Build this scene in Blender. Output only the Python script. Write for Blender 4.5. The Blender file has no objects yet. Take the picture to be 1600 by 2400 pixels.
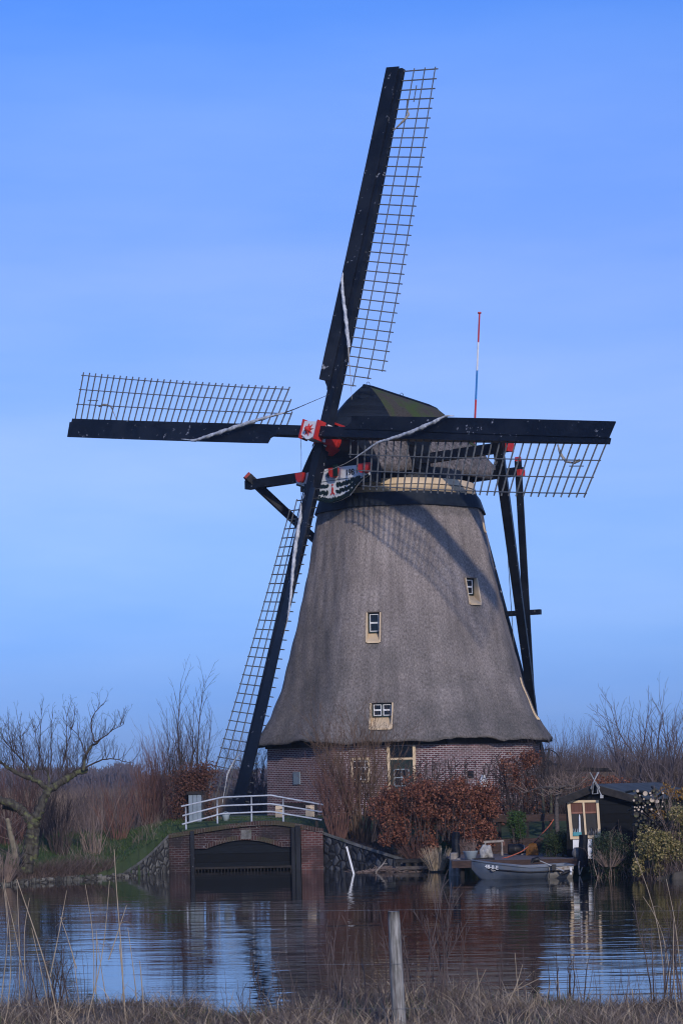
SUN_E = 2.35; SUN_ANG = 1.6; SUN_C = (1.0, .9, .79)
HAZE = 0.0003; SKY_S = .15; EXPO = 0.0; WB = 0; WBT = 10
SKY_RAMP = [(0.0, (.18, .36, 1.05)), (.016, (.17, .335, 1.04)), (.035, (.192, .355, 1.02)), (.063, (.235, .40, .97)), (.10, (.33, .475, .93)), (.156, (.47, .57, .97)), (.227, (.54, .64, 1.10)), (.278, (.47, .65, 1.19)), (.326, (.34, .62, 1.27)), (1, (.42, .66, 1.2))]
import bpy, bmesh, math, random
import numpy as np
from mathutils import Vector, Matrix
rng = np.random.default_rng(7)
sc = bpy.context.scene
COL = sc.collection
F = 5300.0; HC = 2.75; HZ = 1835.0; ROLL = math.radians(1.15)
CR, SR = math.cos(ROLL), math.sin(ROLL)
V = lambda *a: np.array(a, float)

# ---- where a point of the photo lies in the world, once its distance is known
def lev(px, py):
    ux, uy = px - 800.0, py - HZ
    return ux * CR - uy * SR, ux * SR + uy * CR
def W(px, py, Y):
    a, b = lev(px, py)
    return V(a * Y / F, Y, HC - b * Y / F)
def X(px, Y, z=1.0):
    yl = (HC - z) * F / Y
    return ((px - 800.0 - yl * SR) / CR) * Y / F
def ray(px, py):
    a, b = lev(px, py)
    return V(a / F, 1.0, -b / F)
def on_plane(px, py, p0, n):
    d = ray(px, py); o = V(0, 0, HC)
    return o + d * (np.dot(p0 - o, n) / np.dot(d, n))
def nrm(v):
    v = np.asarray(v, float); return v / (np.linalg.norm(v) + 1e-12)

# ---- mesh builder
class MB:
    def __init__(s): s.v = []; s.n = 0; s.idx = []; s.tot = []; s.uv = []; s.has_uv = False
    def add(s, verts, faces, uv=None):
        verts = np.asarray(verts, float).reshape(-1, 3)
        for f in faces:
            s.idx.append(np.asarray(f, np.int64) + s.n); s.tot.append(np.array([len(f)]))
        if uv is not None:
            s.has_uv = True; s.uv.append(np.asarray(uv, float).reshape(-1, 2))
        else: s.uv.append(np.zeros((len(verts), 2)))
        s.v.append(verts); s.n += len(verts); return s
    def addq(s, verts, quads):
        verts = np.asarray(verts, float).reshape(-1, 3); quads = np.asarray(quads, np.int64)
        s.idx.append((quads + s.n).ravel()); s.tot.append(np.full(len(quads), quads.shape[1]))
        s.v.append(verts); s.uv.append(np.zeros((len(verts), 2))); s.n += len(verts); return s
    def grid(s, P, close_u=False, close_v=False, uv=None):
        P = np.asarray(P, float); a, b = P.shape[:2]
        i = np.arange(a if close_u else a - 1); j = np.arange(b if close_v else b - 1)
        I, J = np.meshgrid(i, j, indexing='ij'); I = I.ravel(); J = J.ravel()
        I2 = (I + 1) % a; J2 = (J + 1) % b
        q = np.stack([I * b + J, I2 * b + J, I2 * b + J2, I * b + J2], 1)
        s.idx.append((q + s.n).ravel()); s.tot.append(np.full(len(q), 4))
        s.v.append(P.reshape(-1, 3)); s.n += a * b
        if uv is not None: s.has_uv = True; s.uv.append(np.asarray(uv, float).reshape(-1, 2))
        else: s.uv.append(np.zeros((a * b, 2)))
        return s
    def hexa(s, c):
        return s.add(c, [(0, 3, 2, 1), (4, 5, 6, 7), (0, 1, 5, 4), (1, 2, 6, 5), (2, 3, 7, 6), (3, 0, 4, 7)])
    def box(s, c, size, ax=None):
        ax = np.eye(3) if ax is None else np.asarray(ax, float)
        h = np.asarray(size, float) / 2; c = np.asarray(c, float)
        k = [(-1, -1, -1), (1, -1, -1), (1, 1, -1), (-1, 1, -1), (-1, -1, 1), (1, -1, 1), (1, 1, 1), (-1, 1, 1)]
        return s.hexa([c + (np.array(q) * h) @ ax for q in k])
    def beam(s, p0, p1, w0, h0, w1=None, h1=None, up=(0, 0, 1)):
        p0 = np.asarray(p0, float); p1 = np.asarray(p1, float); d = nrm(p1 - p0)
        up = np.asarray(up, float)
        if abs(np.dot(d, up)) > .97: up = V(1, 0, 0)
        a = nrm(np.cross(d, up)); b = np.cross(a, d)
        w1 = w0 if w1 is None else w1; h1 = h0 if h1 is None else h1
        c = []
        for p, w, h in ((p0, w0, h0), (p1, w1, h1)):
            c += [p - a * w / 2 - b * h / 2, p + a * w / 2 - b * h / 2, p + a * w / 2 + b * h / 2, p - a * w / 2 + b * h / 2]
        return s.hexa(c)
    def tube(s, pts, r, n=6, cap=True, lobes=0, twist=0.0, amp=.22):
        pts = np.asarray(pts, float); r = np.broadcast_to(np.asarray(r, float), (len(pts),))
        t = np.gradient(pts, axis=0); t /= np.linalg.norm(t, axis=1)[:, None] + 1e-12
        a = nrm(np.cross(t[0], V(.3, .2, 1) if abs(t[0][2]) < .9 else V(1, .2, 0)))
        th = np.arange(n) * 2 * math.pi / n; rings = []; L = 0
        for i in range(len(pts)):
            a = nrm(a - t[i] * np.dot(a, t[i])); b = np.cross(t[i], a)
            if i: L += np.linalg.norm(pts[i] - pts[i - 1])
            rr = r[i] * (1 + (amp * np.cos(lobes * th + twist * L) if lobes else 0 * th))
            rings.append(pts[i] + (np.cos(th) * rr)[:, None] * a + (np.sin(th) * rr)[:, None] * b)
        s.grid(np.array(rings), close_v=True)
        if cap:
            m = len(pts) * n; base = s.n - m
            s.idx.append(np.arange(n)[::-1] + base); s.tot.append(np.array([n]))
            s.idx.append(np.arange(n) + base + m - n); s.tot.append(np.array([n]))
        return s
    def segs(s, S, n=3):
        if not len(S): return s
        S = np.asarray(S, float); p0 = S[:, 0:3]; p1 = S[:, 3:6]; r0 = S[:, 6]; r1 = S[:, 7]
        d = p1 - p0; d /= np.linalg.norm(d, axis=1)[:, None] + 1e-9
        ref = np.where(np.abs(d[:, 2:3]) < .9, V(0, 0, 1), V(1, 0, 0)); a = np.cross(d, ref)
        a /= np.linalg.norm(a, axis=1)[:, None] + 1e-9; b = np.cross(d, a)
        rings = []
        for p, r in ((p0, r0), (p1, r1)):
            for k in range(n):
                th = 2 * math.pi * k / n
                rings.append(p + (math.cos(th) * r)[:, None] * a + (math.sin(th) * r)[:, None] * b)
        Vv = np.stack(rings, 1); m = len(S); base = (np.arange(m) * 2 * n)[:, None]
        q = np.concatenate([base + np.array([k, (k + 1) % n, n + (k + 1) % n, n + k]) for k in range(n)], 0)
        return s.addq(Vv.reshape(-1, 3), q)
    def leaves(s, P, size, asp=.6, flat=0.0):
        m = len(P); u = rng.normal(size=(m, 3)); w = rng.normal(size=(m, 3))
        if flat: u[:, 2] *= 1 - flat; w[:, 2] *= 1 - flat
        u /= np.linalg.norm(u, axis=1)[:, None]; w -= u * (w * u).sum(1)[:, None]; w /= np.linalg.norm(w, axis=1)[:, None]
        sz = size * rng.uniform(.6, 1.3, m)[:, None]
        c = np.cross(u, w) * sz * .15
        Vv = np.stack([P - u * sz * .5, P - w * sz * asp * .5 + c, P + u * sz * .5, P + w * sz * asp * .5 + c], 1)
        return s.addq(Vv.reshape(-1, 3), np.arange(4 * m).reshape(m, 4))
    def cyl(s, p0, p1, r0, r1=None, n=16):
        return s.tube([p0, p1], [r0, r0 if r1 is None else r1], n=n)
    def lathe(s, c, prof, n=20, ax=None):
        c = np.asarray(c, float); ax = np.eye(3) if ax is None else np.asarray(ax, float)
        th = np.arange(n) * 2 * math.pi / n
        P = np.array([[c + (r * math.cos(t)) * ax[0] + (r * math.sin(t)) * ax[1] + z * ax[2] for t in th] for r, z in prof])
        return s.grid(P, close_v=True)
    def prism(s, poly, thick):
        poly = np.asarray(poly, float); n = len(poly); th = np.asarray(thick, float)
        v = np.concatenate([poly, poly + th])
        return s.add(v, [tuple(range(n))[::-1], tuple(range(n, 2 * n))] + [(i, (i + 1) % n, n + (i + 1) % n, n + i) for i in range(n)])
    def mesh(s, name, off=(0, 0, 0), smooth=False):
        me = bpy.data.meshes.new(name)
        v = (np.concatenate(s.v) - np.asarray(off, float)).astype(np.float32); idx = np.concatenate(s.idx).astype(np.int32); tot = np.concatenate(s.tot).astype(np.int32)
        me.vertices.add(len(v)); me.vertices.foreach_set('co', v.ravel())
        me.loops.add(len(idx)); me.loops.foreach_set('vertex_index', idx)
        me.polygons.add(len(tot)); st = np.zeros(len(tot), np.int32); st[1:] = np.cumsum(tot)[:-1]
        me.polygons.foreach_set('loop_start', st); me.polygons.foreach_set('loop_total', tot)
        me.polygons.foreach_set('use_smooth', np.full(len(tot), smooth))
        if s.has_uv:
            uv = np.concatenate(s.uv)[idx].astype(np.float32)
            l = me.uv_layers.new(name='UVMap'); l.data.foreach_set('uv', uv.ravel())
        me.update(calc_edges=True); me.validate(); return me

ROOT = {}
def tag(o, label=None, cat=None, group=None, kind=None):
    if label: o['label'] = label
    if cat: o['category'] = cat
    if group: o['group'] = group
    if kind: o['kind'] = kind
    return o
def empty(name, loc, label, cat, group=None):
    o = bpy.data.objects.new(name, None); COL.objects.link(o); o.location = Vector(loc); o.empty_display_size = .3
    ROOT[o.name] = np.asarray(loc, float); return tag(o, label, cat, group)
def part(name, mb, m, parent, smooth=False, label=None):
    off = ROOT[parent.name]; me = mb.mesh(name, off, smooth); o = bpy.data.objects.new(name, me); COL.objects.link(o)
    o.parent = parent; ROOT[o.name] = off; me.materials.append(m)
    if label: o['label'] = label
    return o
def thing(name, mb, m, loc, label=None, cat=None, group=None, kind=None, smooth=False):
    me = mb.mesh(name, loc, smooth); o = bpy.data.objects.new(name, me); COL.objects.link(o); o.location = Vector(loc)
    ROOT[o.name] = np.asarray(loc, float); me.materials.append(m); return tag(o, label, cat, group, kind)
def text_mb(body, size, origin, right, up, depth=.01):
    cu = bpy.data.curves.new('lettering', 'FONT'); cu.body = body; cu.size = size; cu.extrude = depth; cu.align_x = 'CENTER'; cu.align_y = 'CENTER'; cu.offset = size * .018
    o = bpy.data.objects.new('lettering', cu); COL.objects.link(o)
    me = bpy.data.meshes.new_from_object(o.evaluated_get(bpy.context.evaluated_depsgraph_get()))
    n = np.cross(right, up); mb = MB()
    v = np.array([np.asarray(origin) + q.co.x * np.asarray(right) + q.co.y * np.asarray(up) + q.co.z * n for q in me.vertices])
    mb.add(v, [tuple(p.vertices) for p in me.polygons]); bpy.data.objects.remove(o); bpy.data.curves.remove(cu); bpy.data.meshes.remove(me)
    return mb

# ---- materials
def newmat(name):
    m = bpy.data.materials.new(name); m.use_nodes = True; nt = m.node_tree; b = nt.nodes['Principled BSDF']
    return m, nt, b
def nd(nt, t, **kw):
    n = nt.nodes.new(t)
    for k, v in kw.items():
        if k.startswith('i_'): n.inputs[k[2:].replace('_', ' ')].default_value = v
        else: setattr(n, k, v)
    return n
def coords(nt, which='Object', scale=(1, 1, 1)):
    tc = nd(nt, 'ShaderNodeTexCoord'); mp = nd(nt, 'ShaderNodeMapping'); mp.inputs['Scale'].default_value = scale
    nt.links.new(tc.outputs[which], mp.inputs[0]); return mp.outputs[0]
def noise(nt, vec, scale, detail=4, rough=.6):
    n = nd(nt, 'ShaderNodeTexNoise'); n.inputs['Scale'].default_value = scale; n.inputs['Detail'].default_value = detail; n.inputs['Roughness'].default_value = rough
    nt.links.new(vec, n.inputs['Vector']); return n.outputs['Fac']
def ramp(nt, fac, stops):
    r = nd(nt, 'ShaderNodeValToRGB'); e = r.color_ramp.elements
    while len(e) < len(stops): e.new(.5)
    for k, (p, c) in enumerate(stops):
        e[k].position = p; e[k].color = (c[0], c[1], c[2], 1) if hasattr(c, '__len__') else (c, c, c, 1)
    nt.links.new(fac, r.inputs[0]); return r.outputs[0]
def mix(nt, fac, a, b, mode='MIX'):
    m = nd(nt, 'ShaderNodeMix', data_type='RGBA', blend_type=mode)
    for sck, val in ((m.inputs[0], fac), (m.inputs[6], a), (m.inputs[7], b)):
        if hasattr(val, 'is_linked'): nt.links.new(val, sck)
        elif hasattr(val, '__len__'): sck.default_value = (*val[:3], 1)
        else: sck.default_value = val
    return m.outputs[2]
def bump(nt, b, h, strength, dist=.02):
    n = nd(nt, 'ShaderNodeBump'); n.inputs['Strength'].default_value = strength; n.inputs['Distance'].default_value = dist
    nt.links.new(h, n.inputs['Height']); nt.links.new(n.outputs[0], b.inputs['Normal'])
def pm(name, c1, c2, scale=6, rough=.8, bmp=.3, stretch=(1, 1, 1), specks=None, spec=.3, lo=.35, hi=.65, coord='Object', dist=.01, patch=None):
    m, nt, b = newmat(name); v = coords(nt, coord, stretch); f = noise(nt, v, scale)
    col = ramp(nt, f, [(lo, c1), (hi, c2)])
    if patch:
        f3 = noise(nt, coords(nt, coord), patch[0], 3); col = mix(nt, ramp(nt, f3, [(patch[2], 0), (patch[3], 1)]), col, patch[1])
    if specks:
        f2 = noise(nt, coords(nt, coord, specks[2]), specks[1], 5, .7); k = ramp(nt, f2, [(specks[3], 0), (specks[3] + .03, 1)]); col = mix(nt, k, col, specks[0])
    nt.links.new(col, b.inputs['Base Color']); b.inputs['Roughness'].default_value = rough; b.inputs['Specular IOR Level'].default_value = spec
    if bmp: bump(nt, b, f, bmp, dist)
    return m
def leafmat(name, c1, c2, c3=None):
    m, nt, b = newmat(name); g = nd(nt, 'ShaderNodeNewGeometry')
    st = [(0, c1), (1, c2)] if c3 is None else [(0, c1), (.6, c2), (1, c3)]
    col = ramp(nt, g.outputs['Random Per Island'], st); nt.links.new(col, b.inputs['Base Color']); b.inputs['Roughness'].default_value = .65; b.inputs['Specular IOR Level'].default_value = .25
    return m
def brickmat(name, c1, c2, mortar, white=0, bw=.22, rh=.066, damp=None, ms=.011, gain=1.0):
    m, nt, b = newmat(name); tc = nd(nt, 'ShaderNodeTexCoord'); t = nd(nt, 'ShaderNodeTexBrick')
    nt.links.new(tc.outputs['UV'], t.inputs['Vector'])
    t.inputs['Scale'].default_value = 1; t.inputs['Brick Width'].default_value = bw; t.inputs['Row Height'].default_value = rh; t.inputs['Mortar Size'].default_value = ms; t.inputs['Mortar Smooth'].default_value = .2
    t.inputs['Color1'].default_value = (*c1, 1); t.inputs['Color2'].default_value = (*c2, 1); t.inputs['Mortar'].default_value = (*mortar, 1); t.inputs['Bias'].default_value = 0
    f = noise(nt, tc.outputs['UV'], 2.2, 6, .7); col = mix(nt, .8, t.outputs[0], ramp(nt, f, [(.3, .55), (.7, 1.25)]), 'MULTIPLY')
    if white:
        f2 = noise(nt, tc.outputs['UV'], 3.1, 7, .75); col = mix(nt, ramp(nt, f2, [(white, 0), (white + .03, 1)]), col, (.5, .48, .48))
        f4 = noise(nt, tc.outputs['UV'], 17, 2, .5); col = mix(nt, ramp(nt, f4, [(.72, 0), (.74, 1)]), col, (.45, .42, .42))
    if damp:
        f3 = noise(nt, tc.outputs['UV'], 1.3, 4, .6); col = mix(nt, ramp(nt, f3, [(.42, 0), (.6, .85)]), col, damp)
    nt.links.new(col, b.inputs['Base Color']); b.inputs['Roughness'].default_value = .85; b.inputs['Specular IOR Level'].default_value = .2
    inv = nd(nt, 'ShaderNodeMath', operation='SUBTRACT'); inv.inputs[0].default_value = 1; nt.links.new(t.outputs['Fac'], inv.inputs[1]); bump(nt, b, inv.outputs[0], .5, .008)
    return m
def plankmat(name, c1, c2, axis, pitch, rough=.6, specks=.7, wear=(.3, .3, .32), spec=.35):
    """boards of width pitch, a dark joint between them; axis = the object axis across the boards"""
    m, nt, b = newmat(name); v = coords(nt, 'Object'); sp = nd(nt, 'ShaderNodeSeparateXYZ'); nt.links.new(v, sp.inputs[0])
    a = nd(nt, 'ShaderNodeMath', operation='DIVIDE'); nt.links.new(sp.outputs[axis], a.inputs[0]); a.inputs[1].default_value = pitch
    fr = nd(nt, 'ShaderNodeMath', operation='FRACT'); nt.links.new(a.outputs[0], fr.inputs[0])
    fl = nd(nt, 'ShaderNodeMath', operation='FLOOR'); nt.links.new(a.outputs[0], fl.inputs[0])
    wn = nd(nt, 'ShaderNodeTexWhiteNoise', noise_dimensions='1D'); nt.links.new(fl.outputs[0], wn.inputs['W'])
    st = [1, 1, 1]; 
    for k in range(3): st[k] = 9 if k == axis else .8
    f = noise(nt, coords(nt, 'Object', st), 5); col = ramp(nt, f, [(.35, c1), (.65, c2)])
    col = mix(nt, .45, col, wn.outputs['Value'], 'OVERLAY')
    f2 = noise(nt, coords(nt, 'Object', st), 3.3, 6, .75); col = mix(nt, ramp(nt, f2, [(specks, 0), (specks + .03, .8)]), col, wear)
    j = ramp(nt, fr.outputs[0], [(0, 0), (.05, 0), (.1, 1), (1, 1)]); col = mix(nt, .85, col, j, 'MULTIPLY')
    nt.links.new(col, b.inputs['Base Color']); b.inputs['Roughness'].default_value = rough; b.inputs['Specular IOR Level'].default_value = spec
    bump(nt, b, fr.outputs[0], .6, .02); return m

M = {}
M['tar'] = pm('tarred_black', (.0022, .004, .0085), (.006, .009, .016), 14, .5, .25, (1, 1, 1), ((.3, .31, .34), 3.4, (1, 1, 1), .64), .2, patch=(.9, (.011, .014, .021), .45, .6))
M['tarplank'] = plankmat('tarred_boards', (.003, .005, .009), (.008, .011, .017), 2, .2, .55, .72, spec=.2)
M['hipplank'] = plankmat('tarred_hip_boards', (.005, .008, .013), (.014, .019, .027), 2, .155, .5, .78, spec=.25)
M['shedplank'] = plankmat('shed_boards', (.002, .003, .005), (.005, .007, .01), 2, .26, .6, .8, spec=.12)
M['gateplank'] = plankmat('gate_boards', (.002, .0035, .006), (.006, .009, .013), 2, .27, .5, .68, (.14, .15, .16), spec=.12)
M['lattice'] = pm('weathered_lattice', (.075, .08, .085), (.16, .165, .165), 9, .8, .2)
M['cloth'] = pm('sail_cloth', (.34, .36, .39), (.62, .63, .65), 9, .9, .6, (1, 1, 1), dist=.03)
M['rope'] = pm('rope_pale', (.25, .23, .2), (.4, .37, .33), 20, .9, 0)
M['cord'] = pm('cord_dark', (.05, .05, .05), (.1, .1, .1), 20, .9, 0)
M['red'] = pm('red_paint', (.42, .02, .018), (.55, .035, .025), 5, .45, .1, spec=.4)
M['redorange'] = pm('red_orange_rope', (.5, .12, .06), (.6, .17, .09), 5, .7, .1)
M['white'] = pm('white_paint', (.62, .63, .64), (.78, .78, .78), 5, .5, .1, spec=.4)
M['cream'] = pm('cream_paint', (.62, .46, .28), (.72, .55, .35), 4, .55, .1, spec=.35)
M['railwhite'] = pm('rail_paint', (.36, .39, .44), (.5, .53, .57), 6, .5, .1, spec=.3)
M['green'] = pm('dark_green_paint', (.003, .014, .011), (.006, .024, .018), 5, .5, .1, spec=.35)
M['greenblack'] = pm('black_green_paint', (.004, .012, .011), (.007, .02, .017), 5, .5, .1, spec=.35)
M['blue'] = pm('blue_paint', (.02, .16, .45), (.03, .2, .52), 5, .5, .1)
M['lead'] = pm('lead_collar', (.006, .01, .016), (.014, .02, .028), 5, .6, .3, spec=.2)
M['glass'] = pm('window_glass', (.004, .006, .01), (.008, .012, .018), 3, .12, 0, spec=.3)
M['thread'] = pm('thatch_dark', (.05, .04, .035), (.1, .085, .07), 20, .9, .5)
M['wood'] = pm('old_wood', (.06, .05, .045), (.13, .11, .1), 5, .85, .5, (1, 1, 6))
M['deck'] = pm('deck_wood', (.085, .07, .07), (.17, .145, .14), 6, .8, .4, (1, 9, 1))
M['darkwood'] = pm('dark_wood', (.012, .011, .011), (.03, .026, .024), 6, .8, .4)
M['brownboard'] = pm('brown_boards', (.035, .02, .016), (.07, .042, .034), 5, .8, .4, (1, 1, 5))
M['postwood'] = pm('grey_post', (.11, .105, .095), (.36, .345, .32), 5, .85, .8, (9, 9, .8), patch=(4, (.11, .11, .08), .58, .75), dist=.012)
M['pale'] = pm('pale_dead_wood', (.2, .17, .14), (.36, .32, .28), 6, .85, .3)
M['bark'] = pm('bark', (.03, .026, .022), (.095, .084, .064), 9, .9, .8, (1, 1, .5), patch=(5, (.13, .14, .06), .52, .66), dist=.02)
M['stump'] = pm('peeled_bark', (.14, .12, .08), (.25, .21, .14), 7, .9, .5)
M['twig'] = pm('twig', (.04, .03, .028), (.085, .065, .06), 5, .9, 0)
M['twigred'] = pm('twig_red', (.1, .05, .042), (.17, .09, .07), 3, .9, 0)
M['twigweed'] = pm('twig_weed', (.075, .055, .05), (.15, .115, .105), 3, .9, 0)
M['twigorange'] = pm('twig_orange', (.075, .046, .031), (.15, .098, .066), 3, .9, 0)
M['twigpale'] = pm('twig_pale', (.16, .115, .095), (.27, .2, .165), 3, .9, 0)
M['twigfar'] = pm('twig_far', (.075, .06, .065), (.12, .095, .1), 1.5, .9, 0)
M['reedfar'] = pm('reed_far', (.15, .11, .085), (.24, .18, .135), 1.2, .9, 0)
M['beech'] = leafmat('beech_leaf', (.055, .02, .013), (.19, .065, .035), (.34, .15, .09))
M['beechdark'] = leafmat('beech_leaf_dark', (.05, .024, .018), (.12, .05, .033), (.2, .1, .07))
M['box'] = leafmat('box_leaf', (.014, .026, .011), (.045, .07, .024))
M['boxlight'] = leafmat('light_green_leaf', (.02, .05, .014), (.06, .11, .028))
M['yellowleaf'] = leafmat('yellow_green_leaf', (.05, .06, .02), (.24, .2, .07), (.42, .32, .16))
M['goldleaf'] = leafmat('golden_leaf', (.12, .06, .015), (.35, .2, .045))
M['ivy'] = leafmat('ivy_leaf', (.016, .03, .016), (.055, .078, .038))
M['dry'] = leafmat('dry_grass', (.07, .053, .04), (.2, .155, .12), (.33, .27, .21))
M['drydark'] = leafmat('dry_grass_dark', (.045, .032, .028), (.13, .09, .076), (.22, .165, .14))
M['grass'] = leafmat('green_grass', (.02, .05, .013), (.05, .1, .025), (.13, .13, .06))
M['reed'] = pm('reed_stem', (.27, .205, .135), (.44, .35, .245), 4, .7, 0)
M['steel'] = pm('galvanised', (.25, .26, .27), (.4, .41, .42), 12, .45, 0, spec=.5)
M['wire'] = pm('barbed_wire', (.07, .075, .085), (.18, .185, .2), 30, .5, 0, spec=.5)
M['cabinet'] = pm('pale_blue_paint', (.17, .215, .25), (.23, .28, .32), 3, .6, .1)
M['stone'] = pm('limestone', (.25, .24, .22), (.46, .44, .41), 9, .9, .6)
M['boat'] = pm('boat_grey', (.07, .092, .13), (.115, .14, .18), 3, .45, .1, patch=(4, (.12, .13, .15), .5, .7), spec=.4)
M['boatstern'] = pm('boat_pale', (.3, .28, .25), (.42, .4, .37), 4, .6, .1, patch=(6, (.18, .12, .08), .58, .7))
M['black'] = pm('black_rubber', (.008, .008, .009), (.016, .016, .018), 5, .5, .1)
M['orange'] = pm('ochre_sheet', (.14, .062, .016), (.2, .09, .025), 4, .8, .2)
M['bucket'] = pm('zinc_blue', (.33, .4, .45), (.43, .5, .54), 3, .5, .1)
M['teal'] = pm('teal_paint', (.05, .26, .3), (.08, .33, .36), 3, .5, .1)
M['jug'] = pm('jug_stoneware', (.12, .11, .1), (.25, .23, .21), 3, .5, .1)
M['curtain'] = pm('brown_blind', (.07, .03, .022), (.19, .085, .06), 2, .85, 0, (16, 16, .3))
M['felt'] = pm('roofing_felt', (.045, .055, .062), (.075, .088, .098), 3, .85, .2, spec=.15)
M['concrete'] = pm('concrete_coping', (.1, .098, .092), (.2, .195, .185), 6, .9, .4, patch=(2.5, (.07, .08, .045), .5, .7))
M['moss'] = pm('mossy_thatch', (.035, .03, .024), (.085, .07, .055), 25, .95, .8, patch=(1.1, (.05, .075, .018), .45, .62), dist=.03)
M['capthatch'] = pm('cap_thatch', (.05, .043, .04), (.24, .205, .19), 13, .95, 1.0, (1, 1, .6), dist=.06, patch=(1.4, (.085, .075, .065), .5, .68))
M['lograw'] = pm('log_end', (.42, .33, .25), (.58, .48, .38), 6, .9, .2)
M['brick'] = brickmat('mill_brick', (.16, .066, .066), (.09, .042, .046), (.38, .335, .335), .72, .22, .07, ms=.014)
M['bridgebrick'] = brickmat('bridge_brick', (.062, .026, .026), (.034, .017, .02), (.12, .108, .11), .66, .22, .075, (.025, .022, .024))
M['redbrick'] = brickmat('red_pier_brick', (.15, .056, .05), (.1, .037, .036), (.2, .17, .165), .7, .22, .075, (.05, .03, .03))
M['coping'] = brickmat('upright_brick', (.075, .034, .031), (.045, .024, .023), (.15, .13, .12), .68, .085, .24, (.055, .052, .028))

def stonemat(name, c1, c2, c3, joint, sx):
    m, nt, b = newmat(name); v = coords(nt, 'Object', sx)
    vo = nd(nt, 'ShaderNodeTexVoronoi', feature='F1'); vo.inputs['Scale'].default_value = 1; nt.links.new(v, vo.inputs['Vector'])
    ve = nd(nt, 'ShaderNodeTexVoronoi', feature='DISTANCE_TO_EDGE'); ve.inputs['Scale'].default_value = 1; nt.links.new(v, ve.inputs['Vector'])
    sp = nd(nt, 'ShaderNodeSeparateColor'); nt.links.new(vo.outputs['Color'], sp.inputs[0])
    col = ramp(nt, sp.outputs[0], [(0, c1), (.5, c2), (1, c3)]); col = mix(nt, .7, col, ramp(nt, noise(nt, coords(nt, 'Object'), 9, 6), [(.3, .5), (.7, 1.3)]), 'MULTIPLY')
    col = mix(nt, ramp(nt, ve.outputs['Distance'], [(.04, 1), (.1, 0)]), col, joint)
    nt.links.new(col, b.inputs['Base Color']); b.inputs['Roughness'].default_value = .85
    bump(nt, b, ramp(nt, ve.outputs['Distance'], [(0, 0), (.25, 1)]), .9, .05); return m
M['stonewall'] = stonemat('rubble_stone', (.06, .058, .05), (.13, .125, .11), (.2, .19, .165), (.035, .032, .03), (3.6, 3.6, 4.2))
M['basalt'] = stonemat('basalt_blocks', (.02, .022, .026), (.045, .048, .055), (.1, .105, .115), (.014, .013, .013), (4.2, 4.2, 3.6))

def thatchmat():
    m, nt, b = newmat('thatch'); tc = nd(nt, 'ShaderNodeTexCoord')
    mp = nd(nt, 'ShaderNodeMapping'); mp.inputs['Scale'].default_value = (24, 10, 1); nt.links.new(tc.outputs['UV'], mp.inputs[0])
    f = noise(nt, mp.outputs[0], 1.0, 5, .75)
    mp2 = nd(nt, 'ShaderNodeMapping'); mp2.inputs['Scale'].default_value = (3.2, .2, 1); nt.links.new(tc.outputs['UV'], mp2.inputs[0])
    g = noise(nt, mp2.outputs[0], 1.0, 5, .65)
    h = noise(nt, tc.outputs['UV'], .55, 5, .6)
    col = ramp(nt, f, [(.3, (.10, .084, .075)), (.5, (.305, .262, .236)), (.72, (.56, .49, .45))])
    col = mix(nt, .85, col, ramp(nt, g, [(.3, .6), (.7, 1.25)]), 'MULTIPLY')
    col = mix(nt, .6, col, ramp(nt, h, [(.33, (.6, .57, .55)), (.67, (1.15, 1.13, 1.12))]), 'MULTIPLY')
    at = nd(nt, 'ShaderNodeAttribute', attribute_name='stain_tone')
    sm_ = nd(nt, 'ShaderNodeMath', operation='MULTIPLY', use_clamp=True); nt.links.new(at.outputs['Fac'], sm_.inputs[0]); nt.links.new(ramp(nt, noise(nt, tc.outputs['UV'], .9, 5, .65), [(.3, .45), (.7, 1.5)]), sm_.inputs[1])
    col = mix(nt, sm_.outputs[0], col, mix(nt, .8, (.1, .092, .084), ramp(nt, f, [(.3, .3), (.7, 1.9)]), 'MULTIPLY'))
    nt.links.new(col, b.inputs['Base Color']); b.inputs['Roughness'].default_value = .95; b.inputs['Specular IOR Level'].default_value = .1
    bump(nt, b, f, .8, .04); return m
M['thatch'] = thatchmat()
def watermat():
    m, nt, b = newmat('water'); b.inputs['Base Color'].default_value = (.006, .009, .012, 1); b.inputs['Roughness'].default_value = .04; b.inputs['IOR'].default_value = 1.33
    f1 = noise(nt, coords(nt, 'Object', (.28, 1.15, 1)), 1.0, 3, .55); f2 = noise(nt, coords(nt, 'Object', (1.0, 4.2, 1)), 1.0, 2, .5)
    f3 = noise(nt, coords(nt, 'Object', (.05, .09, 1)), 1.0, 2, .5)
    a = nd(nt, 'ShaderNodeMath', operation='MULTIPLY_ADD'); nt.links.new(f2, a.inputs[0]); a.inputs[1].default_value = .22; nt.links.new(f1, a.inputs[2])
    k = nd(nt, 'ShaderNodeMath', operation='MULTIPLY'); nt.links.new(a.outputs[0], k.inputs[0]); nt.links.new(ramp(nt, f3, [(.38, .12), (.62, 1)]), k.inputs[1])
    bump(nt, b, k.outputs[0], 1.0, .024); return m
M['water'] = watermat()
def groundmat():
    m, nt, b = newmat('ground_soil'); v = coords(nt, 'Object'); f = noise(nt, v, 2.5, 6, .7); g = noise(nt, v, .5, 4)
    at = nd(nt, 'ShaderNodeAttribute', attribute_name='lush')
    gr = ramp(nt, f, [(.3, (.018, .042, .012)), (.7, (.05, .085, .026))]); br = ramp(nt, f, [(.3, (.05, .04, .032)), (.7, (.12, .095, .075))])
    gr = mix(nt, ramp(nt, g, [(.45, 0), (.7, .5)]), gr, (.07, .065, .03))
    nt.links.new(mix(nt, at.outputs['Fac'], br, gr), b.inputs['Base Color']); b.inputs['Roughness'].default_value = .95; bump(nt, b, f, .6, .05); return m
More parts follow.
